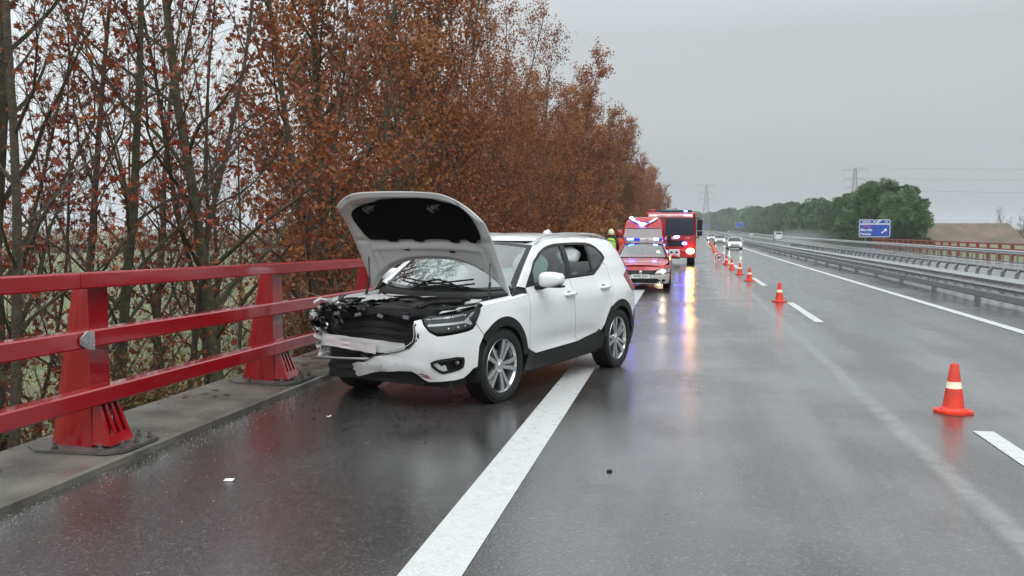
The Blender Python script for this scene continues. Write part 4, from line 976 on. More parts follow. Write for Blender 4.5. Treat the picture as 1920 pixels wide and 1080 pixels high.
# far headlamp remains
m=MB(); m.ball((-.62,.72,.74),(.06,.09,.07),14,10); m.build('broken_headlamp',M['blackg'],suv,60)
m=MB(); m.ball((-.70,.70,.73),(.025,.035,.035),12,8); m.build('lamp_bowl',M['chrome'],suv,180)
# engine bay
m=MB(); m.box((-.22,0,.60),(.86,1.36,.04)); m.build('bay_floor',M['void'],suv,0)
m=MB(); m.grid(lambda a,b:(.265,-.78+1.56*b,.62+.40*a),3,8); m.build('bulkhead',M['black'],suv,0)
def cover(a,b):
    x=-.50+.58*a; y=-.20+.56*b; e=min(a,1-a,b,1-b); h=.94+.02*a-.05*abs(2*b-1)**2
    rg=.008*(math.sin(b*PI*9)>0)*(.15<a<.85)
    return (x,y,h*(1)-(.10*(1-min(1,e/.09))**2)+rg)
m=MB(); m.grid(cover,26,40); m.build('engine_cover',M['black'],suv,40)
m=MB(); m.box((-.22,.06,.97),(.10,.16,.012),rz=.1); m.build('cover_badge',M['alud'],suv,0,bevel=.003)
for x,y,z,dx,dy,dz,mm in ((-.40,-.42,.87,.24,.24,.12,'black'),(-.12,-.50,.86,.26,.26,.14,'blackg'),(-.10,-.34,.93,.16,.07,.05,'alud'),(-.42,.52,.84,.24,.22,.14,'black'),(.10,-.38,.90,.14,.30,.08,'black'),(.12,.30,.92,.12,.34,.06,'alud'),(-.60,-.10,.86,.12,.40,.07,'black'),(-.02,-.63,.92,.10,.10,.05,'galv'),(-.28,-.62,.87,.10,.10,.08,'steel')):
    m=MB(); m.box((x,y,z),(dx,dy,dz),rz=rb.uniform(-.1,.1),taper=.88); m.build('engine_part',M[mm],suv,0,bevel=.012)
for k,P in enumerate(([(-.55,-.30,.93),(-.40,-.36,.97),(-.20,-.36,.96),(.0,-.42,.95)],[(-.62,.2,.90),(-.55,.35,.95),(-.35,.42,.95),(-.1,.40,.94)],[(.0,-.2,.97),(.06,-.4,.99),(.05,-.6,.97)],[(-.60,-.55,.92),(-.4,-.60,.93),(-.1,-.66,.95),(.1,-.66,.97)],[(-.68,-.3,.88),(-.66,-.05,.90),(-.66,.3,.90)])):
    MB().tube(P,[.022,.018,.014,.012,.01][k],8).build('hose',M['rubber'],suv,60)
for sd in (-1,1):
    m=MB(); m.grid(lambda a,b:(-.66+.92*a,sd*(.62+.14*b),.925+.055*a+.018*math.sin(a*22)*(1-b)-.03*(1-b)),20,3); m.build('inner_wing',M['whited'] if sd>0 else M['whited'],suv,30)
    m=MB(); m.lathe([(0,.03),(.05,.03),(.06,.015),(.11,.0),(.12,-.05)],20,c=(.06,sd*.56,.95)); m.build('strut_tower',M['whited'],suv,40)
crumple('bent_panel',M['whited'],lambda a,b:(-.42+.40*a,.34+.22*b,.955+.03*b),10,6,.03,50)
crumple('bent_panel',M['whited'],lambda a,b:(-.05+.12*a,-.05+.7*b-.1,.985),5,14,.015,51)
# raised bonnet
HP=Vector((.43,.05,1.035)); TH=R(60)
hd=Vector((-math.cos(TH),0,math.sin(TH))); hn=Vector((math.sin(TH)*-1*-1,0,math.cos(TH)))
def HB(p_,y,n_): return tuple(HP+hd*p_+Vector((0,y,0))+hn*n_)
def pr_(v): yy=min(1,abs(v)); return .38*(1-yy**2.6)**.8+.0         # rear edge
def pf_(v): yy=abs(v); return 1.23+.03*v-.02*yy**2-(.17 if v>0 else .31)*max(0,(yy-.5)/.5)**2.3         # front edge
def hw(t): return .885+.0*t-.03*t**3
def hood_pt(t,v,n_=0):
    p_=pr_(v)+(pf_(v)-pr_(v))*t; pt=p_/1.22; y=v*hw(pt)+.075*max(0,pt)**1.5
    yy=abs(v); crown=-(.085 if v>0 else .125)*yy**2.6-.09*max(0,(pt-.65)/.35)**2-.03*(1-math.sin(PI*min(1,pt)))
    return HB(p_,y,crown+n_)
hood=MB().grid(lambda a,b:hood_pt(a,2*b-1,.0),24,40).build('bonnet',M['white'],suv,180)
def inner(a,b):
    v=2*b-1; t=a; yy=abs(v); e=min((1-yy)*.8/.05,t*.8/.045,(1-t)*.8/.045); e=max(0,min(1,e))
    h=-.008-.030*e
    # pressed channels
    P=pr_(v)+(pf_(v)-pr_(v))*t
    h+=.018*math.exp(-((P-.60-.05*v*v)/.020)**2)-.012*math.exp(-((P-.53)/.03)**2)*(yy<.8)
    h+=.016*math.exp(-((yy-.86+.10*t)/.022)**2)+.014*math.exp(-((yy-.70-.15*t)/.02)**2)*(t<.5)
    if .64<P<1.10 and yy<.72: h+=.012
    return hood_pt(.012+.976*t,v*.985,h)
MB().grid(inner,70,90).build('bonnet_inner_panel',M['whited'],hood,180)
rim=MB(); loop=[(0,-1+2*i/40) for i in range(41)]+[(i/24,1) for i in range(1,25)]+[(1,1-2*i/40) for i in range(1,41)]+[(1-i/24,-1) for i in range(1,24)]
vs=[]
for t,v in loop: vs+=[hood_pt(t,v,0),hood_pt(min(.988,max(.012,t)),v*.985,-.010)]
n_=len(loop); rim.add(vs,[(2*i,2*((i+1)%n_),2*((i+1)%n_)+1,2*i+1) for i in range(n_)]); rim.build('bonnet_edge',M['white'],hood,60)
INS=[(-.69,.70),(-.66,1.00),(-.58,1.075),(-.40,1.10),(-.34,1.135),(.22,1.135),(.30,1.10),(.50,1.06),(.63,.99),(.66,.88),(.60,.66),(.52,.645),(.40,.64),(.39,.615),(.29,.615),(.28,.64),(.11,.64),(.10,.61),(0,.61),(-.01,.64),(-.28,.645),(-.29,.61),(-.39,.61),(-.40,.65),(-.50,.66),(-.51,.63),(-.60,.63),(-.61,.67)]
INS=[(y*1.13,p if p<.7 else .7+(p-.7)*1.06) for y,p in INS]
def insf(a,b,o):
    v=a/hw(b/1.22); t=(b-pr_(v))/(pf_(v)-pr_(v)); return hood_pt(t,v,-.040-o*1+(-.008 if o==0 else 0))
sheet(insf,chaikin(INS,1),(),.05,.0).build('bonnet_insulation',M['felt'],hood,180)
for y,p_ in ((.26,.52),(-.30,.50)):
    m=MB(); m.add([insf(y-.035,p_-.012,.0),insf(y+.035,p_-.012,.0),insf(y+.035,p_+.012,.0),insf(y-.035,p_+.012,.0)],[(0,1,2,3)]); m.build('slot',M['void'],hood,0)
for y in (.42,-.38):
    m=MB(); q=Vector(insf(y,1.06,0)); m.tube([q+Vector((-.01,-.07,.02)),q+Vector((-.07,-.05,-.02)),q+Vector((-.05,0,-.07)),q+Vector((-.07,.05,-.03)),q+Vector((-.01,.08,.01))],.012,6); m.box(tuple(q+Vector((-.02,0,-.02))),(.03,.10,.05),ry=.5); m.build('latch',M['black'],hood,30)
for s in (-1,1):
    m=MB(); m.tube([(-.02,s*.76,.985),(.02,s*.745,1.15)],.013,8); m.tube([(.02,s*.745,1.15),tuple(Vector(hood_pt(.30 if s<0 else .3,s*.86,-.05)))],.007,8); m.build('gas_strut',M['blackg'],suv,60)
    m=MB(); m.box((.43,s*.775,1.00),(.16,.02,.05),ry=-.3); m.tube([(.50,s*.775,.98),(.40,s*.77,1.06),(.36,s*.765,1.12)],.012,6); m.build('hinge',M['whited'],suv,0,bevel=.003)
both('cowl_corner',U([(.20,.99),(.42,1.01),(.505,1.004),(.505,1.074),(.36,1.095),(.30,1.06)]),M['black'],suv,gap=0,out=-.02)
# door mirrors
for s in (-1,1):
    y0=s*.90; m=MB()
    def mir(a,b):
        th=2*PI*a; fi=PI*b; se=lambda q,e:math.copysign(abs(q)**e,q)
        x=se(math.sin(fi),.45)*se(math.cos(th),.75); z=se(math.sin(fi),.5)*se(math.sin(th),.62); y=-math.cos(fi)
        return (.755+x*(.095 if x<0 else .05),y0+s*(.135+.135*se(y,.8)-.0),1.155+z*(.078-.016*y)+.006*y)
    m.grid(mir,28,18)
    mi=m.build('mirror',M['white'],suv,180)
    m=MB(); m.tube([(.70,s*.865,1.085),(.72,s*.92,1.075),(.745,s*.975,1.10)],[.035,.03,.032],10); m.box((.765,s*1.03,1.085),(.12,.24,.022)); m.build('mirror_foot',M['black'],mi,50,bevel=.006)
    m=MB(); m.box((.795,s*1.035,1.16),(.008,.20,.12)); m.build('mirror_glass',M['chrome'],mi,0)
# wheels
def wheel_parts():
    t=MB(); prof=[(.256,-.10),(.278,-.112),(.30,-.118),(.335,-.112),(.352,-.095)]
    for k in range(-3,4):
        y=k*.026; prof+=[(.3575,y-.011),(.3575,y+.009),(.350,y+.0105),(.350,y+.0135)]
    prof+=[(.352,.095),(.335,.112),(.30,.118),(.278,.112),(.256,.10)]
    t.lathe(prof,64,'y'); 
    blocks=MB()
    for k in range(64):
        a=2*PI*k/64
        for y in (-.088,.088): 
            c_,s_=math.cos(a),math.sin(a); blocks.box((.354*c_,y,.354*s_),(.012,.030,.022),ry=-a)
    t.add(blocks.v,blocks.f)
    rm=MB(); rm.lathe([(.236,-.105),(.240,-.098),(.228,-.09),(.218,-.06),(.214,.08),(.236,.10)],48,'y')
    sp_=MB(); dk=MB()
    for k in range(5):
        a=2*PI*k/5+PI/2
        def tr(x,z,y,a=a): return (x*math.cos(a)-z*math.sin(a),y,x*math.sin(a)+z*math.cos(a))
        # twin blade spoke, twisted slightly like the photographed wheel
        P1=[(.055,-.030),(.13,-.044),(.222,-.066),(.224,-.030),(.13,-.008),(.06,-.004)]
        P2=[(.06,.004),(.13,.010),(.222,.034),(.219,.070),(.13,.046),(.055,.030)]
        for P in (P1,P2): sp_.prism(P,-.100,-.078,lambda a_,b_,h:tr(a_,b_,h+.030*(1-a_/.22)))
        dk.prism([(.05,-.03),(.215,-.05),(.215,.05),(.05,.03)],-.080,-.05,lambda a_,b_,h:tr(a_,b_,h+.03*(1-a_/.22)))
    sp_.lathe([(0,-.085),(.030,-.085),(.034,-.080),(.06,-.072),(.066,-.055)],24,'y')
    br=MB(); br.lathe([(0,.0),(.15,.0),(.15,.012),(.05,.02)],32,'y')
    lug=MB()
    for k in range(5):
        a=2*PI*k/5+PI/2+PI/5; lug.lathe([(0,-.068),(.009,-.068),(.010,-.05)],6,'y',c=(.045*math.cos(a),0,.045*math.sin(a)))
    return t.mesh('tyre',M['rubber'],35),rm.mesh('rim',M['alu'],40),sp_.mesh('spokes',M['alu'],30,True),dk.mesh('spoke_recess',M['alud'],30,True),br.mesh('brake_disc',M['steel'],30),lug.mesh('wheel_bolts',M['steel'],0)
WPT=wheel_parts()
def put_wheel(parent,x,y,z,side,steer=0,roll=0,sc=1):
    """side -1: outer face towards local -y"""
    w_=bpy.data.objects.new('wheel',WPT[0]); COL.objects.link(w_); w_.parent=parent; w_.location=(x,y,z); w_.rotation_euler=(0,0,(0 if side<0 else PI)+steer); w_.scale=(sc,)*3
    for nm,me in zip(('rim','spokes','spoke_recess','brake_disc','wheel_bolts'),WPT[1:]):
        q=bpy.data.objects.new(nm,me); COL.objects.link(q); q.parent=w_; q.rotation_euler=(0,roll,0); q.scale=((1,1,1) if nm in('brake_disc','wheel_bolts') else (1.105,1.02,1.105))
    return w_
put_wheel(suv,0.0,-.80,.355,-1,R(-3),.35); put_wheel(suv,2.7,-.80,.355,-1,0,.9); put_wheel(suv,0,.80,.355,1,R(-3)); put_wheel(suv,2.7,.80,.355,1)
m=MB(); m.box((1.35,0,.30),(3.9,1.5,.14)); m.build('underbody',M['void'],suv,0)
m=MB(); m.box((1.75,0,.40),(2.6,1.60,.06)); m.build('floor_pan',M['void'],suv,0)
# interior
for y in (-.37,.37):
    m=MB(); m.box((1.42,y,.64),(.52,.50,.16)); m.box((1.68,y,.98),(.14,.48,.66),ry=.20,taper=.8); m.box((1.79,y,1.36),(.09,.26,.18),ry=.12); m.build('seat',M['fabric'],suv,0,bevel=.04)
m=MB(); m.box((2.62,0,.98),(.16,1.3,.60),ry=.2,taper=.9); m.box((2.4,0,.66),(.5,1.3,.16)); m.build('rear_seat',M['fabric'],suv,0,bevel=.04)
m=MB(); m.grid(lambda a,b:(.20+.62*a,-.74+1.48*b,.99+.04*math.sin(PI*a)-.30*max(0,a-.8)*4*.5),12,12); m.build('dashboard',M['black'],suv,60)
m=MB(); m.tube([(.98+.06*math.sin(t)*1,-.37+.185*math.cos(t),.97+.17*math.sin(t)) for t in [2*PI*k/24 for k in range(25)]],.015,8); m.box((.97,-.37,.96),(.05,.16,.10)); m.build('steering_wheel',M['black'],suv,50)
def bag(name,c,r_,seed,m_=None):
    q=random.Random(seed); ph=[q.random()*6 for _ in range(5)]
    def f(a,b):
        th,fi=2*PI*a,PI*b; w_=1+.07*math.sin(3*th+ph[0])*math.sin(fi)+.05*math.sin(5*fi+2*th+ph[1]); 
        return (c[0]+r_[0]*w_*math.sin(fi)*math.cos(th),c[1]+r_[1]*w_*math.sin(fi)*math.sin(th),c[2]-r_[2]*w_*math.cos(fi))
    return MB().grid(f,28,20).build(name,m_ or M['airbag'],suv,180)
bag('curtain_airbag',(1.02,-.63,1.25),(.36,.05,.20),1); bag('curtain_airbag',(1.98,-.60,1.36),(.30,.05,.10),2); bag('curtain_airbag',(1.25,.60,1.28),(.50,.05,.17),3); bag('curtain_airbag',(2.1,.60,1.33),(.4,.05,.13),7)
bag('passenger_airbag',(.80,.36,1.16),(.24,.32,.19),4); bag('steering_airbag',(1.03,-.36,1.06),(.13,.22,.19),5)
m=MB(); m.grid(lambda a,b:(1.0+1.8*a,-.60+1.2*b,1.545),4,4); m.build('headlining',mat('headlining',(.35,.35,.34),.9),suv,0)
m=MB(); m.box((1.02,0,1.455),(.03,.24,.06)); m.build('rear_view_mirror',M['black'],suv,0,bevel=.01)
m=MB(); m.box((1.1,-.38,1.50),(.20,.36,.02),ry=.35); m.box((1.1,.38,1.50),(.20,.36,.02),ry=.35); m.build('sun_visors',M['fabric'],suv,0)

# torn lip along the grille opening
m=MB(); m.tube([shp(1)(a,b,.004) for a,b in ((.470,.80),(.482,.76),(.492,.70),(.480,.635),(.43,.588),(.33,.552),(.17,.520),(.03,.488),(-.09,.432))],[.006]*9,6); m.build('torn_lip',M['alud'],suv,60)
m=MB(); m.tube([shp(1)(a,b,-.012) for a,b in ((.455,.80),(.470,.70),(.455,.645),(.40,.605),(.28,.565),(.12,.530))],[.005]*6,6); m.build('torn_lip',M['whited'],suv,60)
# ------------------------------------------------------------ generic cars
CAR_OUT=[(-.85,0),(-.84,.25),(-.80,.50),(-.71,.70),(-.52,.82),(-.25,.875),(.2,.89),(1.3,.895),(2.4,.895),(2.9,.87),(3.2,.80),(3.36,.62),(3.43,.35),(3.45,0)]
CAR_SIDE=[(.15,.06),(.35,.02),(.55,0),(.72,.004),(.85,.03),(.93,.06),(1.05,.11),(1.2,.18),(1.36,.27),(1.42,.33)]
CAR_FRONT=[(.15,.06),(.3,.01),(.45,0),(.58,.03),(.68,.08),(.75,.16)]
CAR_REAR=[(.2,.08),(.4,0),(.8,.02),(.95,.06),(1.1,.16),(1.25,.28),(1.4,.45)]
CS=Shell(CAR_OUT,CAR_SIDE,CAR_FRONT,CAR_REAR,lambda u,z:sum(.012*math.exp(-((math.hypot(u-c,z-.33)-.40)/.08)**2) for c in (0,2.6)))
def build_car(t,paint,low,lit,text=None,plate=None,detail=True,glassm=None):
    SUc=CS.su; Uc=lambda P:[(SUc(u),z) for u,z in P]; gm=glassm or M['pglass']
    def pn(name,poly,m,side=1,**k): return panel(name,poly,m,t,side=side,shell=CS,step=k.pop('step',.09),**k)
    def archc(c,r,a0,a1,n=12): return [(SUc(c+r*math.cos(R(a0+(a1-a0)*i/n))),.33+r*math.sin(R(a0+(a1-a0)*i/n))) for i in range(n+1)]
    D=Uc([(.55,.945),(.80,1.12),(1.15,1.30),(1.5,1.345),(2.2,1.34),(2.65,1.26),(2.86,1.10),(2.70,1.03),(1.5,.985)])
    for s in (1,-1):
        B=Uc([(-.42,.19)])+archc(0,.375,200,-20)[:0]
        low_=[(SUc(-.36),.22)]+archc(0,.375,197,-17)+[(SUc(.4),.17),(SUc(2.2),.17)]+archc(2.6,.375,197,-17)+[(SUc(3.02),.22),(SUc(3.02),.55)]
        P=low_+Uc([(3.10,.85),(3.08,1.0),(3.0,1.15),(2.8,1.31),(2.4,1.385),(1.5,1.395),(1.12,1.355),(.75,1.15),(.42,.95),(.0,.86),(-.42,.74)])+[(SUc(-.42),.52)]
        pn('body_side',P,paint,side=s,holes=[D],gap=0)
        pn('side_window',D,gm,side=s,gap=.002,out=-.006,depth=0)
        pn('front_bumper',[(0,.20),(SUc(-.37),.20),(SUc(-.40),.50),(.85,.50),(.50,.47),(0,.47)],low,side=s,gap=0)
        pn('headlamp',[(.42,.50),(.88,.52),(SUc(-.36),.56),(SUc(-.34),.66),(.80,.655),(.50,.60)],M['steel'],side=s,gap=.003,out=.002)
        pn('nose',[(0,.60),(.42,.60),(.50,.62),(.80,.665),(SUc(-.43),.67),(SUc(-.43),.75),(0,.75)],paint,side=s,gap=0)
        pn('grille',[(0,.49),(.40,.50),(.40,.59),(0,.595)],M['blackg'],side=s,gap=0,out=-.01)
        pn('lower_grille',[(0,.22),(.5,.22),(.62,.30),(.5,.36),(0,.36)],M['black'],side=s,gap=0,out=.004)
        pn('fog_lamp',chaikin([(.66,.26),(.80,.26),(.80,.33),(.66,.33)],1),M['blackg'],side=s,gap=0,out=.006)
        pn('rear_panel',[(SUc(3.03),.2),(CS.L-.001,.2),(CS.L-.001,.9),(SUc(3.09),.9)],paint,side=s,gap=0)
        pn('tail_lamp',[(SUc(3.10),.72),(4.15+.3,.72),(4.45,.92),(SUc(3.08),.92)],M['redpl'],side=s,gap=0,out=.004)
        pn('rear_screen',[(SUc(3.0),.95),(CS.L-.001,.95),(CS.L-.001,1.30),(SUc(2.95),1.28)],M['pglass'],side=s,gap=0)
        sg=-1 if s>0 else 1
        if lit is not None:
            for k,(a,b,r_) in enumerate(((.66,.575,.075),)):
                m=MB(); p=Vector(shp(s,CS)(a,b,.01)); m.ball(p,(.03,r_,.055),12,8); m.build('head_beam',lit,t,180)
        m=MB(); m.ball((.62,sg*.99,.98),(.07,.10,.07),10,8); m.build('mirror',paint,t,180)
        for c in (0,2.6):
            put_wheel(t,c,sg*.76,.31,-1 if s>0 else 1,sc=.87)
            m=MB(); m.lathe([(.36,sg*.86),(.37,sg*.55),(.1,sg*.54)],16,'y',(c,0,.33),-.3,PI+.3); m.build('wheel_house',M['void'],t,180)
    def hd_(a,b):
        v=2*b-1; yy=abs(v); u=-.69+1.12*a; wq=min(.80,.60+.33*a**.6); z=.745+.205*a**.8-.05*yy**3
        u-=.06*(1-yy*yy)*(1-a)-.0; return (u-.10*(1-yy*yy)*a*.8,v*wq,z+.012)
    hb=MB().grid(hd_,14,16).build('bonnet',paint,t,180)
    def wsc(a,b):
        v=2*b-1; yy=abs(v); p0=Vector((.44-.22*(1-yy**2),v*.78,.945)); p1=Vector((1.15-.05*(1-yy**2),v*.585,1.365+.03*(1-yy**2))); p=p0.lerp(p1,a); return tuple(p+Vector((-.02,0,.03))*math.sin(PI*a))
    MB().grid(lambda a,b:wsc(.04+.9*a,.04+.92*b),10,14).build('windscreen',gm,t,180)
    m=MB(); 
    for (a0,a1,b0,b1) in ((0,.04,0,1),(.94,1,0,1),(.04,.94,0,.04),(.04,.94,.96,1)): m.grid(lambda a,b:wsc(a0+(a1-a0)*a,b0+(b1-b0)*b),4,8)
    m.build('windscreen_frame',M['black'],t,180)
    for s in (0,1):
        def st(a,b):
            p=Vector(wsc(a,s)); u=.42+.72*a; z=.95+.41*a; q=Vector(shp(1 if s==0 else -1,CS)(SUc(u),z,0)); return tuple(p.lerp(q,b)+Vector((-.003,0,.006))*math.sin(PI*b))
        MB().grid(st,8,3).build('pillar',paint,t,180)
    def rf(a,b):
        v=2*b-1; u=1.11+1.85*a; z=lerp_tab([(1.1,1.362),(1.5,1.395),(2.4,1.385),(2.8,1.31),(2.96,1.22)],u); wq=CS.pt(SUc(u),z)[1]; return (u,v*wq,z+.035*(1-abs(v)**2.4)*min(1,a*3+.6))
    MB().grid(rf,14,12).build('roof',paint,t,180)
    m=MB(); m.box((1.3,0,.33),(4.0,1.35,.26)); m.box((1.7,0,.85),(2.4,1.3,.10)); m.build('underbody',M['void'],t,0)
    if plate:
        m=MB(); m.box((-.865,0,.42),(.015,.54,.12)); pp=m.build('number_plate',M['signw'],t,0)
        text3(plate,(-.876,0,.42),.115,M['black'],pp)
    return hb
def text3(s,loc,size,m,parent,rot=(R(90),0,R(-90)),name='lettering',align='CENTER',bold=.0,sx=1):
    """flat print facing local -x (or as rotated)"""
    c=bpy.data.curves.new(name,'FONT'); c.body=s; c.size=size; c.align_x=align; c.align_y='CENTER'; c.extrude=.001; c.offset=bold*size; c.resolution_u=2; c.materials.append(m)
    q=bpy.data.objects.new('lettering_source',c); COL.objects.link(q); bpy.context.view_layer.update(); me=bpy.data.meshes.new_from_object(q.evaluated_get(bpy.context.evaluated_depsgraph_get()))
    bpy.data.objects.remove(q); o=bpy.data.objects.new(name,me); COL.objects.link(o); o.parent=parent; o.location=loc; o.rotation_euler=rot; o.scale=(sx,1,1); return o
# red command car
rc=thing('command_car','red fire service estate car with blue light bar right behind the crashed white SUV','car',(-1.14,26.45,0),R(90)); rc.scale=(.93,.93,.93)
hb=build_car(rc,M['fred'],M['silver'],M['ehw'],plate='4498 JSH',glassm=M['wglass'])
hr=math.atan2(.205,1.12)
for k,(s,sz) in enumerate((('BOMBEROS DE NAVARRA',.085),('NAFARROAKO SUHILTZAILEAK',.085))):
    uu=-.30-.0-.14*k; text3(s,(uu,0,.842+.02*(1-k)+.004),sz,M['signw'],hb,rot=(R(12),0,R(-90)),bold=.02)
m=MB(); m.ball((-.845,0,.545),(.012,.05,.05),10,6); m.build('badge',M['chrome'],rc,0)
lb=MB(); lb.box((1.30,0,1.50),(.24,1.16,.09)); l_=lb.build('light_bar',M['bludim'],rc,0,bevel=.02)
m=MB(); m.box((1.30,-.10,1.503),(.25,.44,.088)); m.build('bar_centre',M['signw'],l_,0,bevel=.01)
text3('112',(1.172,-.10,1.503),.07,M['signr'],l_,bold=.03)
m=MB(); m.box((1.29,-.40,1.51),(.245,.16,.07)); m.build('bar_lamp',M['ebw'],l_,0,bevel=.015)
m=MB(); m.box((1.29,.42,1.51),(.245,.22,.06)); m.build('bar_lamp',M['ebl'],l_,0,bevel=.015)
# profile bodied vehicles
def prof_body(curve,wf,m,name,parent,v0=-1,v1=1,t0=0,t1=1,n=60,off=0,rnd=.10,ny=24):
    C=catmull(curve,6); S=[0]
    for a,b in zip(C,C[1:]): S.append(S[-1]+math.dist(a[:2],b[:2]))
    def P(t,v):
        q=t*S[-1]; i=min(bisect.bisect_right(S,q)-1,len(C)-2); k=(q-S[i])/(S[i+1]-S[i]); a,b=C[i],C[i+1]; u,z=a[0]+(b[0]-a[0])*k,a[1]+(b[1]-a[1])*k
        du,dz=b[0]-a[0],b[1]-a[1]; l=math.hypot(du,dz); nx_,nz_=-dz/l,du/l
        w_=wf(z); yy=abs(v); d=rnd*max(0,(yy-.8)/.2)**2.2; return (u-nx_*d*1+nx_*off,v*w_,z-nz_*d*.6+nz_*off)
    return MB().grid(lambda a,b:P(t0+(t1-t0)*a,v0+(v1-v0)*b),n,ny).build(name,m,parent,180),P
# van: x rearwards, y negative = its left = image right
van=thing('rescue_van','tall red rescue van with flashing blue roof lamps behind the red car','van',(-1.66,39.4,-.02),R(90)); van.scale=(1,.97,.985)
VC=[(-.88,.30),(-.92,.55),(-.90,.80),(-.80,1.00),(-.55,1.10),(-.22,1.20),(.05,1.48),(.33,1.80),(.42,1.86),(.62,2.10),(.85,2.26),(1.3,2.31),(4.3,2.31)]
vw=lambda z: lerp_tab([(.3,.93),(.9,.97),(1.2,.97),(1.8,.86),(2.1,.80),(2.31,.66)],z)
vb,VP=prof_body(VC,vw,M['fred'],'body_front',van,t1=.995)
Cc=catmull(VC,6)
def tz(z):  # curve parameter where height z is first reached
    S=[0]; 
    for a,b in zip(Cc,Cc[1:]): S.append(S[-1]+math.dist(a,b))
    for i,(a,b) in enumerate(zip(Cc,Cc[1:])):
        if a[1]<=z<=b[1] and b[1]>a[1]: return (S[i]+(S[i+1]-S[i])*(z-a[1])/(b[1]-a[1]))/S[-1]
    return 1
prof_body(VC,vw,M['wglass'],'windscreen',van,-.90,.90,tz(1.23),tz(1.78),16,off=.004)
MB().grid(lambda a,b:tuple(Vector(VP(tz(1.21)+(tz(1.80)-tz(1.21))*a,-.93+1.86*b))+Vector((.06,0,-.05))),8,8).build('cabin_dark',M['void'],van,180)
prof_body(VC,vw,M['blackg'],'windscreen_frame',van,-.94,.94,tz(1.19),tz(1.225),4,off=.006); prof_body(VC,vw,M['blackg'],'windscreen_frame',van,-.94,.94,tz(1.785),tz(1.82),4,off=.006)
for s in (-1,1):
    def sd(a,b):
        u=-.86+5.16*a; top=lerp_tab([(-.86,.85),(-.55,1.07),(-.22,1.18),(.33,1.76),(.85,2.20),(1.3,2.27),(4.3,2.27)],u); z=.28+(top-.28)*b; return (u,s*(vw(z)-.0)*(1 if u>-.6 else .97),z)
    MB().grid(sd,30,14).build('side',M['fred'],van,180)
    m=MB(); m.add([(.10,s*(vw(1.25)+.004),1.25),(1.05,s*(vw(1.25)+.004),1.25),(1.05,s*(vw(1.75)+.004),1.75),(.45,s*(vw(1.75)+.004),1.75)],[(0,1,2,3)]); m.build('side_window',M['pglass'],van,0)
    m=MB(); m.box((.22,s*1.13,1.38),(.12,.16,.30)); m.build('mirror',M['black'],van,0,bevel=.03)
    put_wheel(van,0,s*.83,.33,s); put_wheel(van,3.3,s*.83,.33,s)
    m=MB(); m.ball((-.86,s*.72,.80),(.06,.16,.09),12,8); m.build('headlamp',M['ehw'] if s<0 else M['steel'],van,180)
m=MB(); m.box((-.90,0,.78),(.04,.9,.16)); m.build('grille',M['black'],van,0)
m=MB(); m.box((4.3,0,1.28),(.04,1.8,1.95)); m.build('rear_doors',M['fred'],van,0)
m=MB(); m.box((-.89,0,.42),(.08,1.7,.26)); m.build('bumper',M['black'],van,0,bevel=.03)
# V shaped roof fairing with lamps
def fair(v):  # v -1..1 across
    return 1.90+.36*abs(v)**1.15
def vf(v,z,o): 
    t=tz(min(z,2.25)); return tuple(Vector(VP(t,v*.93))+Vector((-o,0,o*.4)))
m=MB(); m.grid(lambda a,b:vf(2*b-1,fair(2*b-1)+.085*a,.05+.02*math.sin(PI*a)),4,30); fo=m.build('roof_fairing',M['signw'],van,60)
m=MB(); m.grid(lambda a,b:vf(2*b-1,fair(2*b-1)-.02+.02*a,.03),2,30); m.build('fairing_shadow_gap',M['black'],van,60)
for v,z,mm,r_ in ((.06,1.955,'ebw',.10),(.84,2.24,'ebw',.065),(.64,2.17,'ebl',.06),(-.25,2.03,'bludim',.05),(.3,2.05,'ebl',.05)):
    m=MB(); p=vf(v,z,.08); m.ball(p,(.04,r_*1.3,r_*.8),12,8); m.build('beacon',M[mm],van,180)
# fire engine
fe=thing('fire_engine','red fire engine with lit warm headlamp and black mirrors, behind the van','fire engine',(-.57,45.2,-.10),R(90)); fe.scale=(1,1,1.0)
TC=[(-.92,.48),(-.97,.60),(-.985,1.0),(-.98,1.5),(-.93,2.0),(-.86,2.42),(-.74,2.58),(-.4,2.63),(1.1,2.65)]
tw_=lambda z: lerp_tab([(.5,1.18),(1.5,1.20),(2.3,1.17),(2.65,1.08)],z)
tb,TP=prof_body(TC,tw_,M['fred'],'cab_front',fe,t1=.99,rnd=.09)
Tc=catmull(TC,6)
def ttz(z):
    S=[0]
    for a,b in zip(Tc,Tc[1:]): S.append(S[-1]+math.dist(a,b))
    for i,(a,b) in enumerate(zip(Tc,Tc[1:])):
        if a[1]<=z<=b[1] and b[1]>a[1]: return (S[i]+(S[i+1]-S[i])*(z-a[1])/(b[1]-a[1]))/S[-1]
    return 1
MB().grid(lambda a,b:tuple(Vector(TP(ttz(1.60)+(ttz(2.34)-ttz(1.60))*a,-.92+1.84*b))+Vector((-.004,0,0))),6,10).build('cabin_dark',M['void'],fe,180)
prof_body(TC,tw_,mat('navy windscreen',(.008,.012,.028),.12),'windscreen',fe,-.93,.93,ttz(1.60),ttz(2.36),14,off=.012,rnd=.09)
prof_body(TC,tw_,M['blackg'],'sill_strip',fe,-.9,.9,ttz(1.54),ttz(1.60),4,off=.008,rnd=.09)
prof_body(TC,tw_,M['signw'],'visor_strip',fe,-.93,.93,ttz(2.43),ttz(2.53),4,off=.010,rnd=.09)
prof_body(TC,tw_,M['blackg'],'grille_panel',fe,-.52,.80,ttz(1.02),ttz(1.30),6,off=.010,rnd=.09)
text3('BOMBEROS - SUHILTZAILEAK',(-.895,0,2.475),.085,M['signr'],fe,rot=(R(70),0,R(-90)),bold=.03,sx=1.1)
text3('SCANIA',(-1.005,.03,1.41),.16,M['signw'],fe,bold=.03)
text3('P 340',(-1.0,-.80,1.41),.09,M['chrome'],fe,bold=.03)
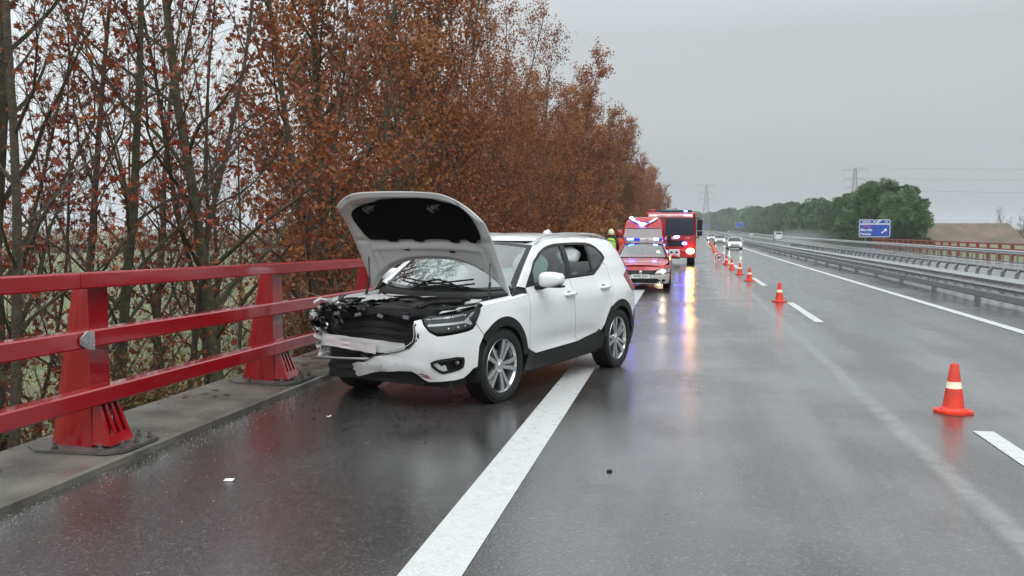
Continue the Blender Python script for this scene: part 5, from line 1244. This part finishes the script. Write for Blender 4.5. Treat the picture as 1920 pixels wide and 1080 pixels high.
for z in (1.08,1.16,1.24):
    m=MB(); m.box((-1.0,.14,z),(.02,1.3,.015)); m.build('grille_bar',M['alud'],fe,0)
m=MB(); m.box((-1.02,0,.68),(.16,2.34,.40)); bu=m.build('bumper',M['fred'],fe,0,bevel=.04)
m=MB(); m.box((-1.14,-.18,.70),(.10,.52,.36)); wp=m.build('winch_box',M['signw'],bu,0,bevel=.02)
for y in (-.06,-.30): 
    m=MB(); m.ball((-1.19,y,.74),(.02,.07,.05),10,6); m.build('work_lamp',M['black'],bu,180)
m=MB(); m.ball((-1.10,-.93,.80),(.05,.19,.13),14,8); m.build('headlamp',M['ehl'],fe,180)
m=MB(); m.ball((-1.10,.97,.76),(.05,.16,.10),14,8); m.build('headlamp',M['steel'],fe,180)
m=MB(); m.ball((-1.02,-.66,1.16),(.04,.12,.07),12,8); m.build('grille_beacon',M['ebl'],fe,180)
m=MB(); m.ball((-1.02,-.30,1.47),(.04,.14,.06),12,8); m.build('grille_beacon',M['ebw'],fe,180)
m=MB(); m.box((-.25,-.25,2.70),(.34,1.5,.12)); lb=m.build('light_bar',mat('dark teal lens',(.01,.06,.10),.15),fe,0,bevel=.03)
m=MB(); m.box((-.26,-.7,2.70),(.345,.16,.07)); m.build('bar_lamp',M['ebl'],lb,0)
for s in (-1,1):
    MB().grid(lambda a,b:(-.93+2.0*a,s*tw_(.5+2.1*b),.5+2.12*b),8,10).build('cab_side',M['fred'],fe,180)
    m=MB(); m.add([(-.72,s*1.205,1.5),(.2,s*1.205,1.5),(.2,s*1.18,2.3),(-.60,s*1.18,2.3)],[(0,1,2,3)]); m.build('side_window',M['pglass'],fe,0)
    m=MB(); m.box((-.98,s*1.36,2.02),(.14,.24,.50)); m.box((-.98,s*1.36,1.63),(.14,.24,.22)); m.tube([(-.8,s*1.15,2.34),(-.96,s*1.3,2.36),(-.98,s*1.36,2.2)],.03,6); m.tube([(-.8,s*1.18,1.42),(-.96,s*1.3,1.46),(-.98,s*1.36,1.55)],.03,6); m.build('mirror',M['black'],fe,0,bevel=.04)
    put_wheel(fe,.35,s*.98,.52,s,sc=1.47); put_wheel(fe,4.2,s*.98,.52,s,sc=1.47)
    m=MB(); m.box((-1.02,s*1.07,.50),(.12,.2,.06)); m.build('step',M['alud'],fe,0)
m=MB(); m.box((3.9,0,1.62),(5.2,2.4,2.1)); eb=m.build('equipment_body',M['fred'],fe,0,bevel=.04)
for s in (-1,1):
    for k in range(4):
        m=MB()
        for j in range(14): m.box((2.0+k*1.15,s*1.215,.85+j*.11),(1.05,.02,.10))
        m.build('roller_shutter',M['galv'],eb,0)
m=MB(); m.box((3.8,0,2.78),(4.6,.5,.1)); 
for k in range(16): m.box((1.7+k*.28,0,2.86),(.04,.46,.04))
m.box((3.8,.24,2.88),(4.6,.05,.08)); m.box((3.8,-.24,2.88),(4.6,.05,.08)); m.build('ladder',M['alu'],fe,0)
m=MB(); m.box((-.1,.9,2.72),(.3,.3,.14)); m.box((.4,-.8,2.72),(.5,.3,.14)); m.build('roof_gear',M['fred'],fe,0,bevel=.02)
m=MB(); m.box((2.3,0,.58),(6.4,.9,.30)); m.build('chassis',M['void'],fe,0)
# oncoming cars
oc=thing('oncoming_car','nearest oncoming white car with warm lit headlamps in the left lane','car',RP(4.35,84.0),R(90)); oc.scale=(.76,.76,.76); build_car(oc,M['white'],M['white'],M['ehw'],glassm=M['pglass'])
oc2=thing('oncoming_car','grey oncoming car with bright headlamps just behind the nearest white one','car',RP(3.9,118.0),R(90)); oc2.scale=(.8,.8,.8); build_car(oc2,M['silver'],M['silver'],M['ehw'],glassm=M['pglass'])
oc3=dup(oc,RP(3.4,158),R(90),'third oncoming white car, farthest of those in the left lane')
oc4=dup(oc,RP(21.5,640,-.72),R(-90),'tiny white car far up the other carriageway near its vanishing point')
oc5=dup(oc,RP(21.8,372,-.72),R(-90),'small white car in the middle distance of the other carriageway')
dv=thing('delivery_van','white van trailing spray on the other carriageway below the pine row','van',RP(21.6,250,-.72),R(-90))
dvb,_=prof_body([(-.9,.3),(-.95,.7),(-.7,1.1),(-.2,1.25),(.5,1.9),(.9,2.1),(4.4,2.15)],lambda z:lerp_tab([(.3,.93),(1.2,.98),(2.15,.86)],z),M['white'],'body_front',dv,n=24,ny=10)
for s in (-1,1):
    MB().grid(lambda a,b:(-.86+5.2*a,s*lerp_tab([(.3,.93),(1.2,.98),(2.15,.86)],.3+1.8*b),.3+(lerp_tab([(-.86,.9),(-.2,1.2),(.5,1.85),(.9,2.05),(4.4,2.1)],-.86+5.2*a)-.3)*b),14,6).build('side',M['white'],dv,180)
    put_wheel(dv,0,s*.83,.33,s); put_wheel(dv,3.3,s*.83,.33,s)
m=MB(); m.box((4.34,0,1.2),(.04,1.8,1.8)); m.build('rear_doors',M['white'],dv,0)
m=MB(); m.box((4.37,0,1.65),(.02,1.4,.5)); m.build('rear_windows',M['blackg'],dv,0)
m=MB(); m.box((4.37,.8,.9),(.02,.14,.4)); m.box((4.37,-.8,.9),(.02,.14,.4)); m.build('tail_lamps',M['redpl'],dv,0)
# ------------------------------------------------------------ cones, signs
def cone_parts():
    b=MB(); P=chaikin([(-.18,-.18),(.18,-.18),(.18,.18),(-.18,.18)],1)
    b.prism(P,0,.022); b.prism(inset(P,.012),.022,.030)
    c=MB(); c.lathe([(.135,.030),(.130,.045),(.108,.055),(.104,.070),(.080,.255),(.0795,.257)],32); c.lathe([(.0675,.327),(.067,.329),(.041,.500),(.036,.512),(.020,.515),(.018,.50)],32)
    s=MB(); s.lathe([(.0795,.257),(.0785,.258),(.0678,.326),(.0675,.327)],32)
    return b.mesh('base',M['cone'],30),c.mesh('cone_body',M['cone'],50),s.mesh('reflective_band',M['refw'],50)
CP=cone_parts()
def put_cone(X,Y,rz,label,grp=None,tilt=0):
    t=thing('traffic_cone',label,'traffic cone',(X,Y,.002+zr(Y)),rz,grp); t.scale=(.87,.87,.87)
    
    for n_,me in zip(('base','cone_body','reflective_band'),CP): inst(n_,me,t)
for X,Y,rz,l in ((2.44,8.86,.55,'orange cone standing nearest the camera, with a full white band'),(2.235,22.1,.2,'orange cone at the near end of the second white lane dash'),(2.18,31.1,.9,'orange cone just past the third white lane dash'),(2.14,35.6,.3,'fourth orange cone, between two others close together down the lane line'),(2.096,40.5,.5,'fifth orange cone, right of the small round speed sign'),(2.12,46.0,.1,'small orange cone next to the speed sign board')):
    put_cone(X,Y,rz,l)
for i in range(12):
    Y=54+i*6.0; put_cone(2.05+.016*(Y-54)+.3*sm(54,110,Y),Y,i,'one of the tiny orange cones in the far row beyond the speed sign','far row of cones')
sg_=thing('speed_sign','small white board with red ringed speed limit standing on the road','sign',(1.88,48.5,0),0)
m=MB(); m.box((0,0,.27),(.52,.02,.50)); m.build('board',M['signw'],sg_,0)
m=MB(); m.lathe([(.17,-.012),(.17,-.018),(.225,-.018),(.225,-.012)],28,'y',c=(0,0,.27)); m.build('red_ring',M['signr'],sg_,0)
text3('80',(0,-.013,.27),.22,M['blackg'],sg_,rot=(R(90),0,0),bold=.03)
m=MB(); m.box((-.2,0,.02),(.05,.4,.04)); m.box((.2,0,.02),(.05,.4,.04)); m.build('feet',M['galvd'],sg_,0)
def rrect(w_,h_,r_,n=5): 
    P=[]
    for cx,cy,a in ((w_/2-r_,h_/2-r_,0),(-w_/2+r_,h_/2-r_,90),(-w_/2+r_,-h_/2+r_,180),(w_/2-r_,-h_/2+r_,270)): P+=[(cx+r_*math.cos(R(a+90*i/n)),cy+r_*math.sin(R(a+90*i/n))) for i in range(n+1)]
    return P
def sign_panel(parent,cx,cz,w_,h_,name='panel'):
    f=lambda a,b,h:(cx+a,-h,cz+b)
    m=MB(); m.prism(rrect(w_,h_,.22),0,.05,f); q=m.build(name,M['signw'],parent,0)
    m=MB(); m.prism(rrect(w_-.16,h_-.16,.16),.05,.058,f); m.build('blue_field',M['signb'],q,0); return q
ds=thing('direction_sign','blue direction sign on posts in front of the big pines','road sign',(28.2,145,-1.4),R(-10))
for x in (-1.3,1.3):
    m=MB(); m.box((x,.12,2.4),(.14,.14,4.9)); m.build('post',M['galvd'],ds,0)
q=sign_panel(ds,0,3.10,4.35,1.95)
text3('N-121',(-1.05,-.065,3.72),.42,M['signr'],q,rot=(R(90),0,0),bold=.03); text3('Marcilla',(-1.95,-.065,3.20),.52,M['signw'],q,rot=(R(90),0,0),align='LEFT',bold=.02); text3('Peralta',(-1.95,-.065,2.58),.52,M['signw'],q,rot=(R(90),0,0),align='LEFT',bold=.02)
m=MB(); 
def arw(a,b,h): c_,s_=math.cos(R(40)),math.sin(R(40)); return (1.35+a*c_-b*s_,-.06-h,3.05+a*s_+b*c_)
m.prism([(-.5,-.08),(.15,-.08),(.15,-.26),(.5,0),(.15,.26),(.15,.08),(-.5,.08)],0,.006,arw); m.build('arrow',M['signw'],q,0)
q2=sign_panel(ds,-1.12,4.42,2.10,.66,'upper_panel'); text3('SALIDA',(-1.12,-.065,4.42),.36,M['signw'],q2,rot=(R(90),0,0),bold=.02)
q3=sign_panel(ds,1.08,4.42,2.18,.66,'upper_panel'); text3('29',(1.6,-.065,4.42),.38,M['signw'],q3,rot=(R(90),0,0),bold=.02)
m=MB(); f=lambda a,b,h:(.62+a,-.06-h,4.42+b); m.prism([(-.42,-.2),(-.28,-.2),(-.1,.2),(-.24,.2)],0,.006,f); m.prism([(-.2,-.2),(-.06,-.2),(.12,.2),(-.02,.2)],0,.006,f); m.prism([(.0,.02),(.12,-.02),(.22,.16),(.34,.16),(.3,.22),(.1,.22)],0,.006,f); m.build('motorway_exit_symbol',M['signw'],q3,0)
for X,Y,w_,z,l in ((30.5,520,4.4,4.6,'faint blue road sign far off against the dark pines'),(17.5,760,5,4.2,'tiny blue road sign far away beside the fire engine mirror')):
    t=thing('road_sign',l,'road sign',(X,Y,zr(Y)-.7),0); sign_panel(t,0,z,w_,2.6)
    for x in (-1.2,1.2):
        m=MB(); m.box((x,.1,z/2),(.16,.16,z)); m.build('post',M['galvd'],t,0)
for X,Y,l in ((11.2,128,'thin grey post standing in the grass median'),):
    t=thing('marker_post',l,'post',RP(X,Y,-.4),0); m=MB(); m.tube([(0,0,0),(0,0,2.2)],.05,8); m.build('shaft',M['galvd'],t,60); m=MB(); m.box((0,0,2.0),(.16,.05,.5)); m.build('plate',M['galvd'],t,0)
# ------------------------------------------------------------ firefighters
def figure(t,body_m,vest_m,helm_m,pose,H=1.72):
    import bmesh
    k=H/1.75
    J=pose; names=list(J['p'].keys()); me=bpy.data.meshes.new('body'); me.from_pydata([tuple(Vector(J['p'][n])*k) for n in names],[(names.index(a),names.index(b)) for a,b in J['e']],[])
    o=bpy.data.objects.new('body',me); COL.objects.link(o); o.parent=t; me.materials.append(body_m)
    s=o.modifiers.new('skin','SKIN'); s.use_smooth_shade=True
    if not me.skin_vertices:
        bpy.context.view_layer.objects.active=o; me.attributes  # ensured by modifier data
    return o
def skinbody(name,pts,edges,rad,m,parent,root=0,sub=2):
    me=bpy.data.meshes.new(name); me.from_pydata([tuple(p) for p in pts],[],[]); me.edges.add(len(edges))
    for i,(a,b) in enumerate(edges): me.edges[i].vertices=(a,b)
    me.update()
    import bmesh
    b=bmesh.new(); b.from_mesh(me); ly=b.verts.layers.skin.verify(); b.verts.ensure_lookup_table()
    for i,v in enumerate(b.verts):
        v[ly].radius=rad[i] if hasattr(rad[i],'__len__') else (rad[i],rad[i]); v[ly].use_root=(i==root)
    b.to_mesh(me); b.free(); me.materials.append(m)
    o=bpy.data.objects.new(name,me); COL.objects.link(o); o.parent=parent
    s=o.modifiers.new('skin','SKIN'); s.use_smooth_shade=True; u=o.modifiers.new('sub','SUBSURF'); u.levels=sub; u.render_levels=sub; return o
def person(label,X,Y,rz,jacket,trousers,helm,vest,H,arms):
    t=thing('person',label,'person',(X,Y,.0),rz); t.scale=(H/1.75,)*3
    # faces local -y ; x to its left is +x
    P=[(0,0,.94),(0,.0,1.12),(0,.01,1.32),(0,.0,1.46),(0,-.01,1.53),
       (.10,0,.88),(.115,-.02,.50),(.12,.02,.10),(.125,-.10,.045),(-.10,0,.88),(-.12,.02,.50),(-.13,.05,.10),(-.135,-.07,.045),
       (.19,0,1.42),arms[0],arms[1],(-.19,0,1.42),arms[2],arms[3]]
    E=[(0,1),(1,2),(2,3),(3,4),(0,5),(5,6),(6,7),(7,8),(0,9),(9,10),(10,11),(11,12),(2,13),(13,14),(14,15),(2,16),(16,17),(17,18)]
    Rr=[(.15,.12),(.155,.12),(.17,.125),(.10,.08),(.06,.06),(.10,.10),(.075,.075),(.055,.055),(.05,.045),(.10,.10),(.075,.075),(.055,.055),(.05,.045),(.075,.075),(.058,.058),(.045,.045),(.075,.075),(.058,.058),(.045,.045)]
    skinbody('body',P,E,Rr,trousers,t)
    m=MB()
    def jk(a,b):
        th=2*PI*a; z=.84+.60*b; w_=lerp_tab([(.84,.20),(1.0,.185),(1.2,.20),(1.38,.215),(1.44,.12)],z); d=lerp_tab([(.84,.155),(1.1,.14),(1.3,.15),(1.44,.09)],z); return (w_*math.cos(th),d*math.sin(th),z)
    m.grid(jk,24,14); m.build('jacket',jacket,t,180)
    for a,b,c_ in (((.19,0,1.41),arms[0],arms[1]),((-.19,0,1.41),arms[2],arms[3])):
        m=MB(); m.tube([a,tuple((Vector(a)+Vector(b))/2),b,tuple((Vector(c_)+Vector(b))/2),c_],[.085,.075,.065,.058,.052],12); m.build('sleeve',jacket,t,180)
        h=Vector(c_); d=(Vector(c_)-Vector(b)).normalized(); sd=d.orthogonal().normalized(); nn=d.cross(sd)
        hand=[h,h+d*.045,h+d*.085]; E2=[(0,1),(1,2)]; R2=[(.024,.03),(.020,.038),(.016,.036)]; pts=list(hand)
        for f_ in range(4):
            o_=nn*(-.027+.018*f_); i0=len(pts); L_=[.03,.034,.031,.024][f_]; pts+=[h+d*.088+o_,h+d*(.088+L_)+o_+sd*.008,h+d*(.085+L_*1.7)+o_+sd*.025]; E2+=[(2,i0),(i0,i0+1),(i0+1,i0+2)]; R2+=[(.009,.009),(.008,.008),(.007,.007)]
        i0=len(pts); pts+=[h+d*.03-nn*.035+sd*.01,h+d*.06-nn*.052+sd*.02,h+d*.082-nn*.054+sd*.032]; E2+=[(1,i0),(i0,i0+1),(i0+1,i0+2)]; R2+=[(.011,.011),(.0095,.0095),(.008,.008)]
        skinbody('hand',pts,E2,R2,M['cloth'],t,0,1)
    if vest:
        m=MB(); m.grid(lambda a,b:(jk(a,.12+.86*b)[0]*1.05,jk(a,.12+.86*b)[1]*1.07,jk(a,.12+.86*b)[2]),24,10); vv=m.build('hi_vis_vest',vest,t,180)
        for z in (.98,1.16):
            m=MB(); m.grid(lambda a,b:(jk(a,(z-.84)/.6)[0]*1.065,jk(a,(z-.84)/.6)[1]*1.085,z+.05*b),24,1); m.build('reflective_strip',M['refw'],vv,180)
    m=MB(); m.ball((0,-.015,1.62),(.078,.095,.115),20,14); m.tube([(0,-.10,1.625),(0,-.128,1.60),(0,-.10,1.59)],[.010,.014,.010],6)
    for s in (-1,1): m.ball((s*.079,0,1.61),(.012,.022,.03),8,6)
    hd2=m.build('head',M['skin'],t,180)
    m=MB()
    for s in (-1,1): m.ball((s*.03,-.105,1.635),(.012,.006,.008),8,6)
    m.build('eyes',M['blackg'],hd2,180); m=MB(); m.box((0,-.103,1.565),(.045,.01,.008)); m.build('mouth',mat('lip',(.35,.1,.09),.5),hd2,0)
    m=MB(); m.lathe([(.0,.20),(.05,.193),(.095,.16),(.122,.10),(.13,.03),(.128,-.03),(.118,-.03)],28,c=(0,.0,1.60)); m.lathe([(.126,.035),(.155,.028),(.155,.02),(.126,.02)],28,c=(0,-.012,1.60)); m.box((0,.0,1.79),(.02,.20,.03)); m.build('helmet',helm,t,60,bevel=0)
    return t
person('firefighter in hi vis yellow vest and pale helmet seen from behind, by the van',-2.78,36.4,R(172),M['cloth'],M['cloth'],M['pale'],M['hivis'],1.68,[(.27,-.03,1.14),(.24,-.20,.98),(-.28,-.02,1.14),(-.25,-.18,.96)])
person('firefighter in red jacket standing behind the one in the yellow vest',-2.50,37.1,R(20),M['orange'],M['cloth'],M['fred'],None,1.66,[(.27,.0,1.14),(.26,-.16,.96),(-.27,.0,1.14),(-.30,-.06,.88)])
# ------------------------------------------------------------ debris
m=MB(); m.add([(-.035,-.012,.0),(.03,-.018,.002),(.038,.012,.012),(-.03,.018,.008),(0,0,.012)],[(0,1,4),(1,2,4),(2,3,4),(3,0,4)]); o=m.build('plastic_shard',M['signw'],None,0); o.location=(-2.93,5.53,.004); tag(o,'small white plastic shard lying on the dark asphalt at lower left','debris')
m=MB(); m.ball((0,0,.008),(.022,.016,.010),8,5); o=m.build('plastic_shard',M['black'],None,0); o.location=(-.475,6.22,.0); tag(o,'small black fragment on the asphalt right of the white shoulder line','debris')
r=random.Random(9); V=[];F=[]
for _ in range(1000):
    X=-3.86+abs(r.gauss(0,.16 if r.random()<.7 else .7)); Y=r.uniform(3.2,12); 
    if X>-1.3: continue
    s=r.uniform(.0015,.0045)*(1 if X>-3.6 else 1.35); a=r.random()*6.28; o_=len(V); z=.002
    V+=[(X+s*math.cos(a),Y+s*math.sin(a),z),(X+s*math.cos(a+2.1),Y+s*math.sin(a+2.1),z),(X+s*math.cos(a+4.2),Y+s*math.sin(a+4.2),z),(X,Y,z+s)]; F+=[(o_,o_+1,o_+3),(o_+1,o_+2,o_+3),(o_+2,o_,o_+3)]
m=MB(); m.v=V; m.f=F; m.build('gravel_bits',mat('pale grit',(.30,.28,.24),.6),None,0,kind='stuff')
V=[];F=[]
for _ in range(110):
    X=r.uniform(-3.7,-1.9); Y=r.gauss(8.0,.45); s=r.uniform(.004,.016); o_=len(V); n=rv(r).normalized()*s; u=n.orthogonal(); v=n.cross(u).normalized()*s
    V+=[(X+n.x,Y+n.y,.004),(X+u.x,Y+u.y,.005),(X-n.x,Y-n.y,.004+abs(n.z)),(X+v.x,Y+v.y,.006+abs(v.z))]; F+=[(o_,o_+1,o_+2),(o_,o_+2,o_+3)]
m=MB(); m.v=V; m.f=F; m.build('crash_debris',M['black'],None,0,kind='stuff')
r=random.Random(21)
for k,(X,Y,sx_,sy_,mm,l) in enumerate(((-2.35,7.35,.05,.03,'black','flat black plastic piece on the road in front of the torn bumper'),(-3.05,7.6,.035,.06,'whited','pale torn plastic piece on the road below the crushed corner'),(-2.75,7.15,.025,.03,'black','small black fragment furthest out from the crushed corner'))):
    m=MB(); m.grid(lambda a,b:(sx_*(a-.5)*(1+.4*math.sin(b*5+k)),sy_*(b-.5)*(1+.3*math.sin(a*6)),.006+.012*abs(math.sin(a*4+b*3+k))),5,5); o=m.build('plastic_shard',M[mm],None,0); o.location=(X,Y,.002); tag(o,l,'debris')
# ------------------------------------------------------------ haze
hz=MB(); hz.box((0,1400,21),(5400,3700,56)); 
hm=bpy.data.materials.new('haze'); hm.use_nodes=True; t=hm.node_tree; t.nodes.remove(t.nodes['Principled BSDF']); pv=t.nodes.new('ShaderNodeVolumePrincipled'); pv.inputs['Density'].default_value=.00036; pv.inputs['Color'].default_value=(.93,.96,1,1); pv.inputs['Anisotropy'].default_value=.1
t.links.new(pv.outputs[0],t.nodes['Material Output'].inputs['Volume'])
hz.build('haze',hm,None,0,kind='stuff')

# spray thrown up behind the delivery van
sm_v=bpy.data.materials.new('tyre spray'); sm_v.use_nodes=True; t=sm_v.node_tree; t.nodes.remove(t.nodes['Principled BSDF']); pv=t.nodes.new('ShaderNodeVolumePrincipled'); pv.inputs['Color'].default_value=(.95,.97,1,1)
g=t.nodes.new('ShaderNodeTexCoord'); ln=t.nodes.new('ShaderNodeVectorMath'); ln.operation='LENGTH'; t.links.new(g.outputs['Object'],ln.inputs[0])
mr_=t.nodes.new('ShaderNodeMapRange'); mr_.interpolation_type='SMOOTHSTEP'; mr_.inputs[1].default_value=1; mr_.inputs[2].default_value=.1; mr_.inputs[4].default_value=.011; t.links.new(ln.outputs['Value'],mr_.inputs[0]); t.links.new(mr_.outputs[0],pv.inputs['Density']); t.links.new(pv.outputs[0],t.nodes['Material Output'].inputs['Volume'])
m=MB(); m.box((0,0,0),(2,2,2)); sp_o=m.build('spray',sm_v,None,0,kind='stuff'); sp_o.location=RP(21,192,.1); sp_o.scale=(6,52,2.6)
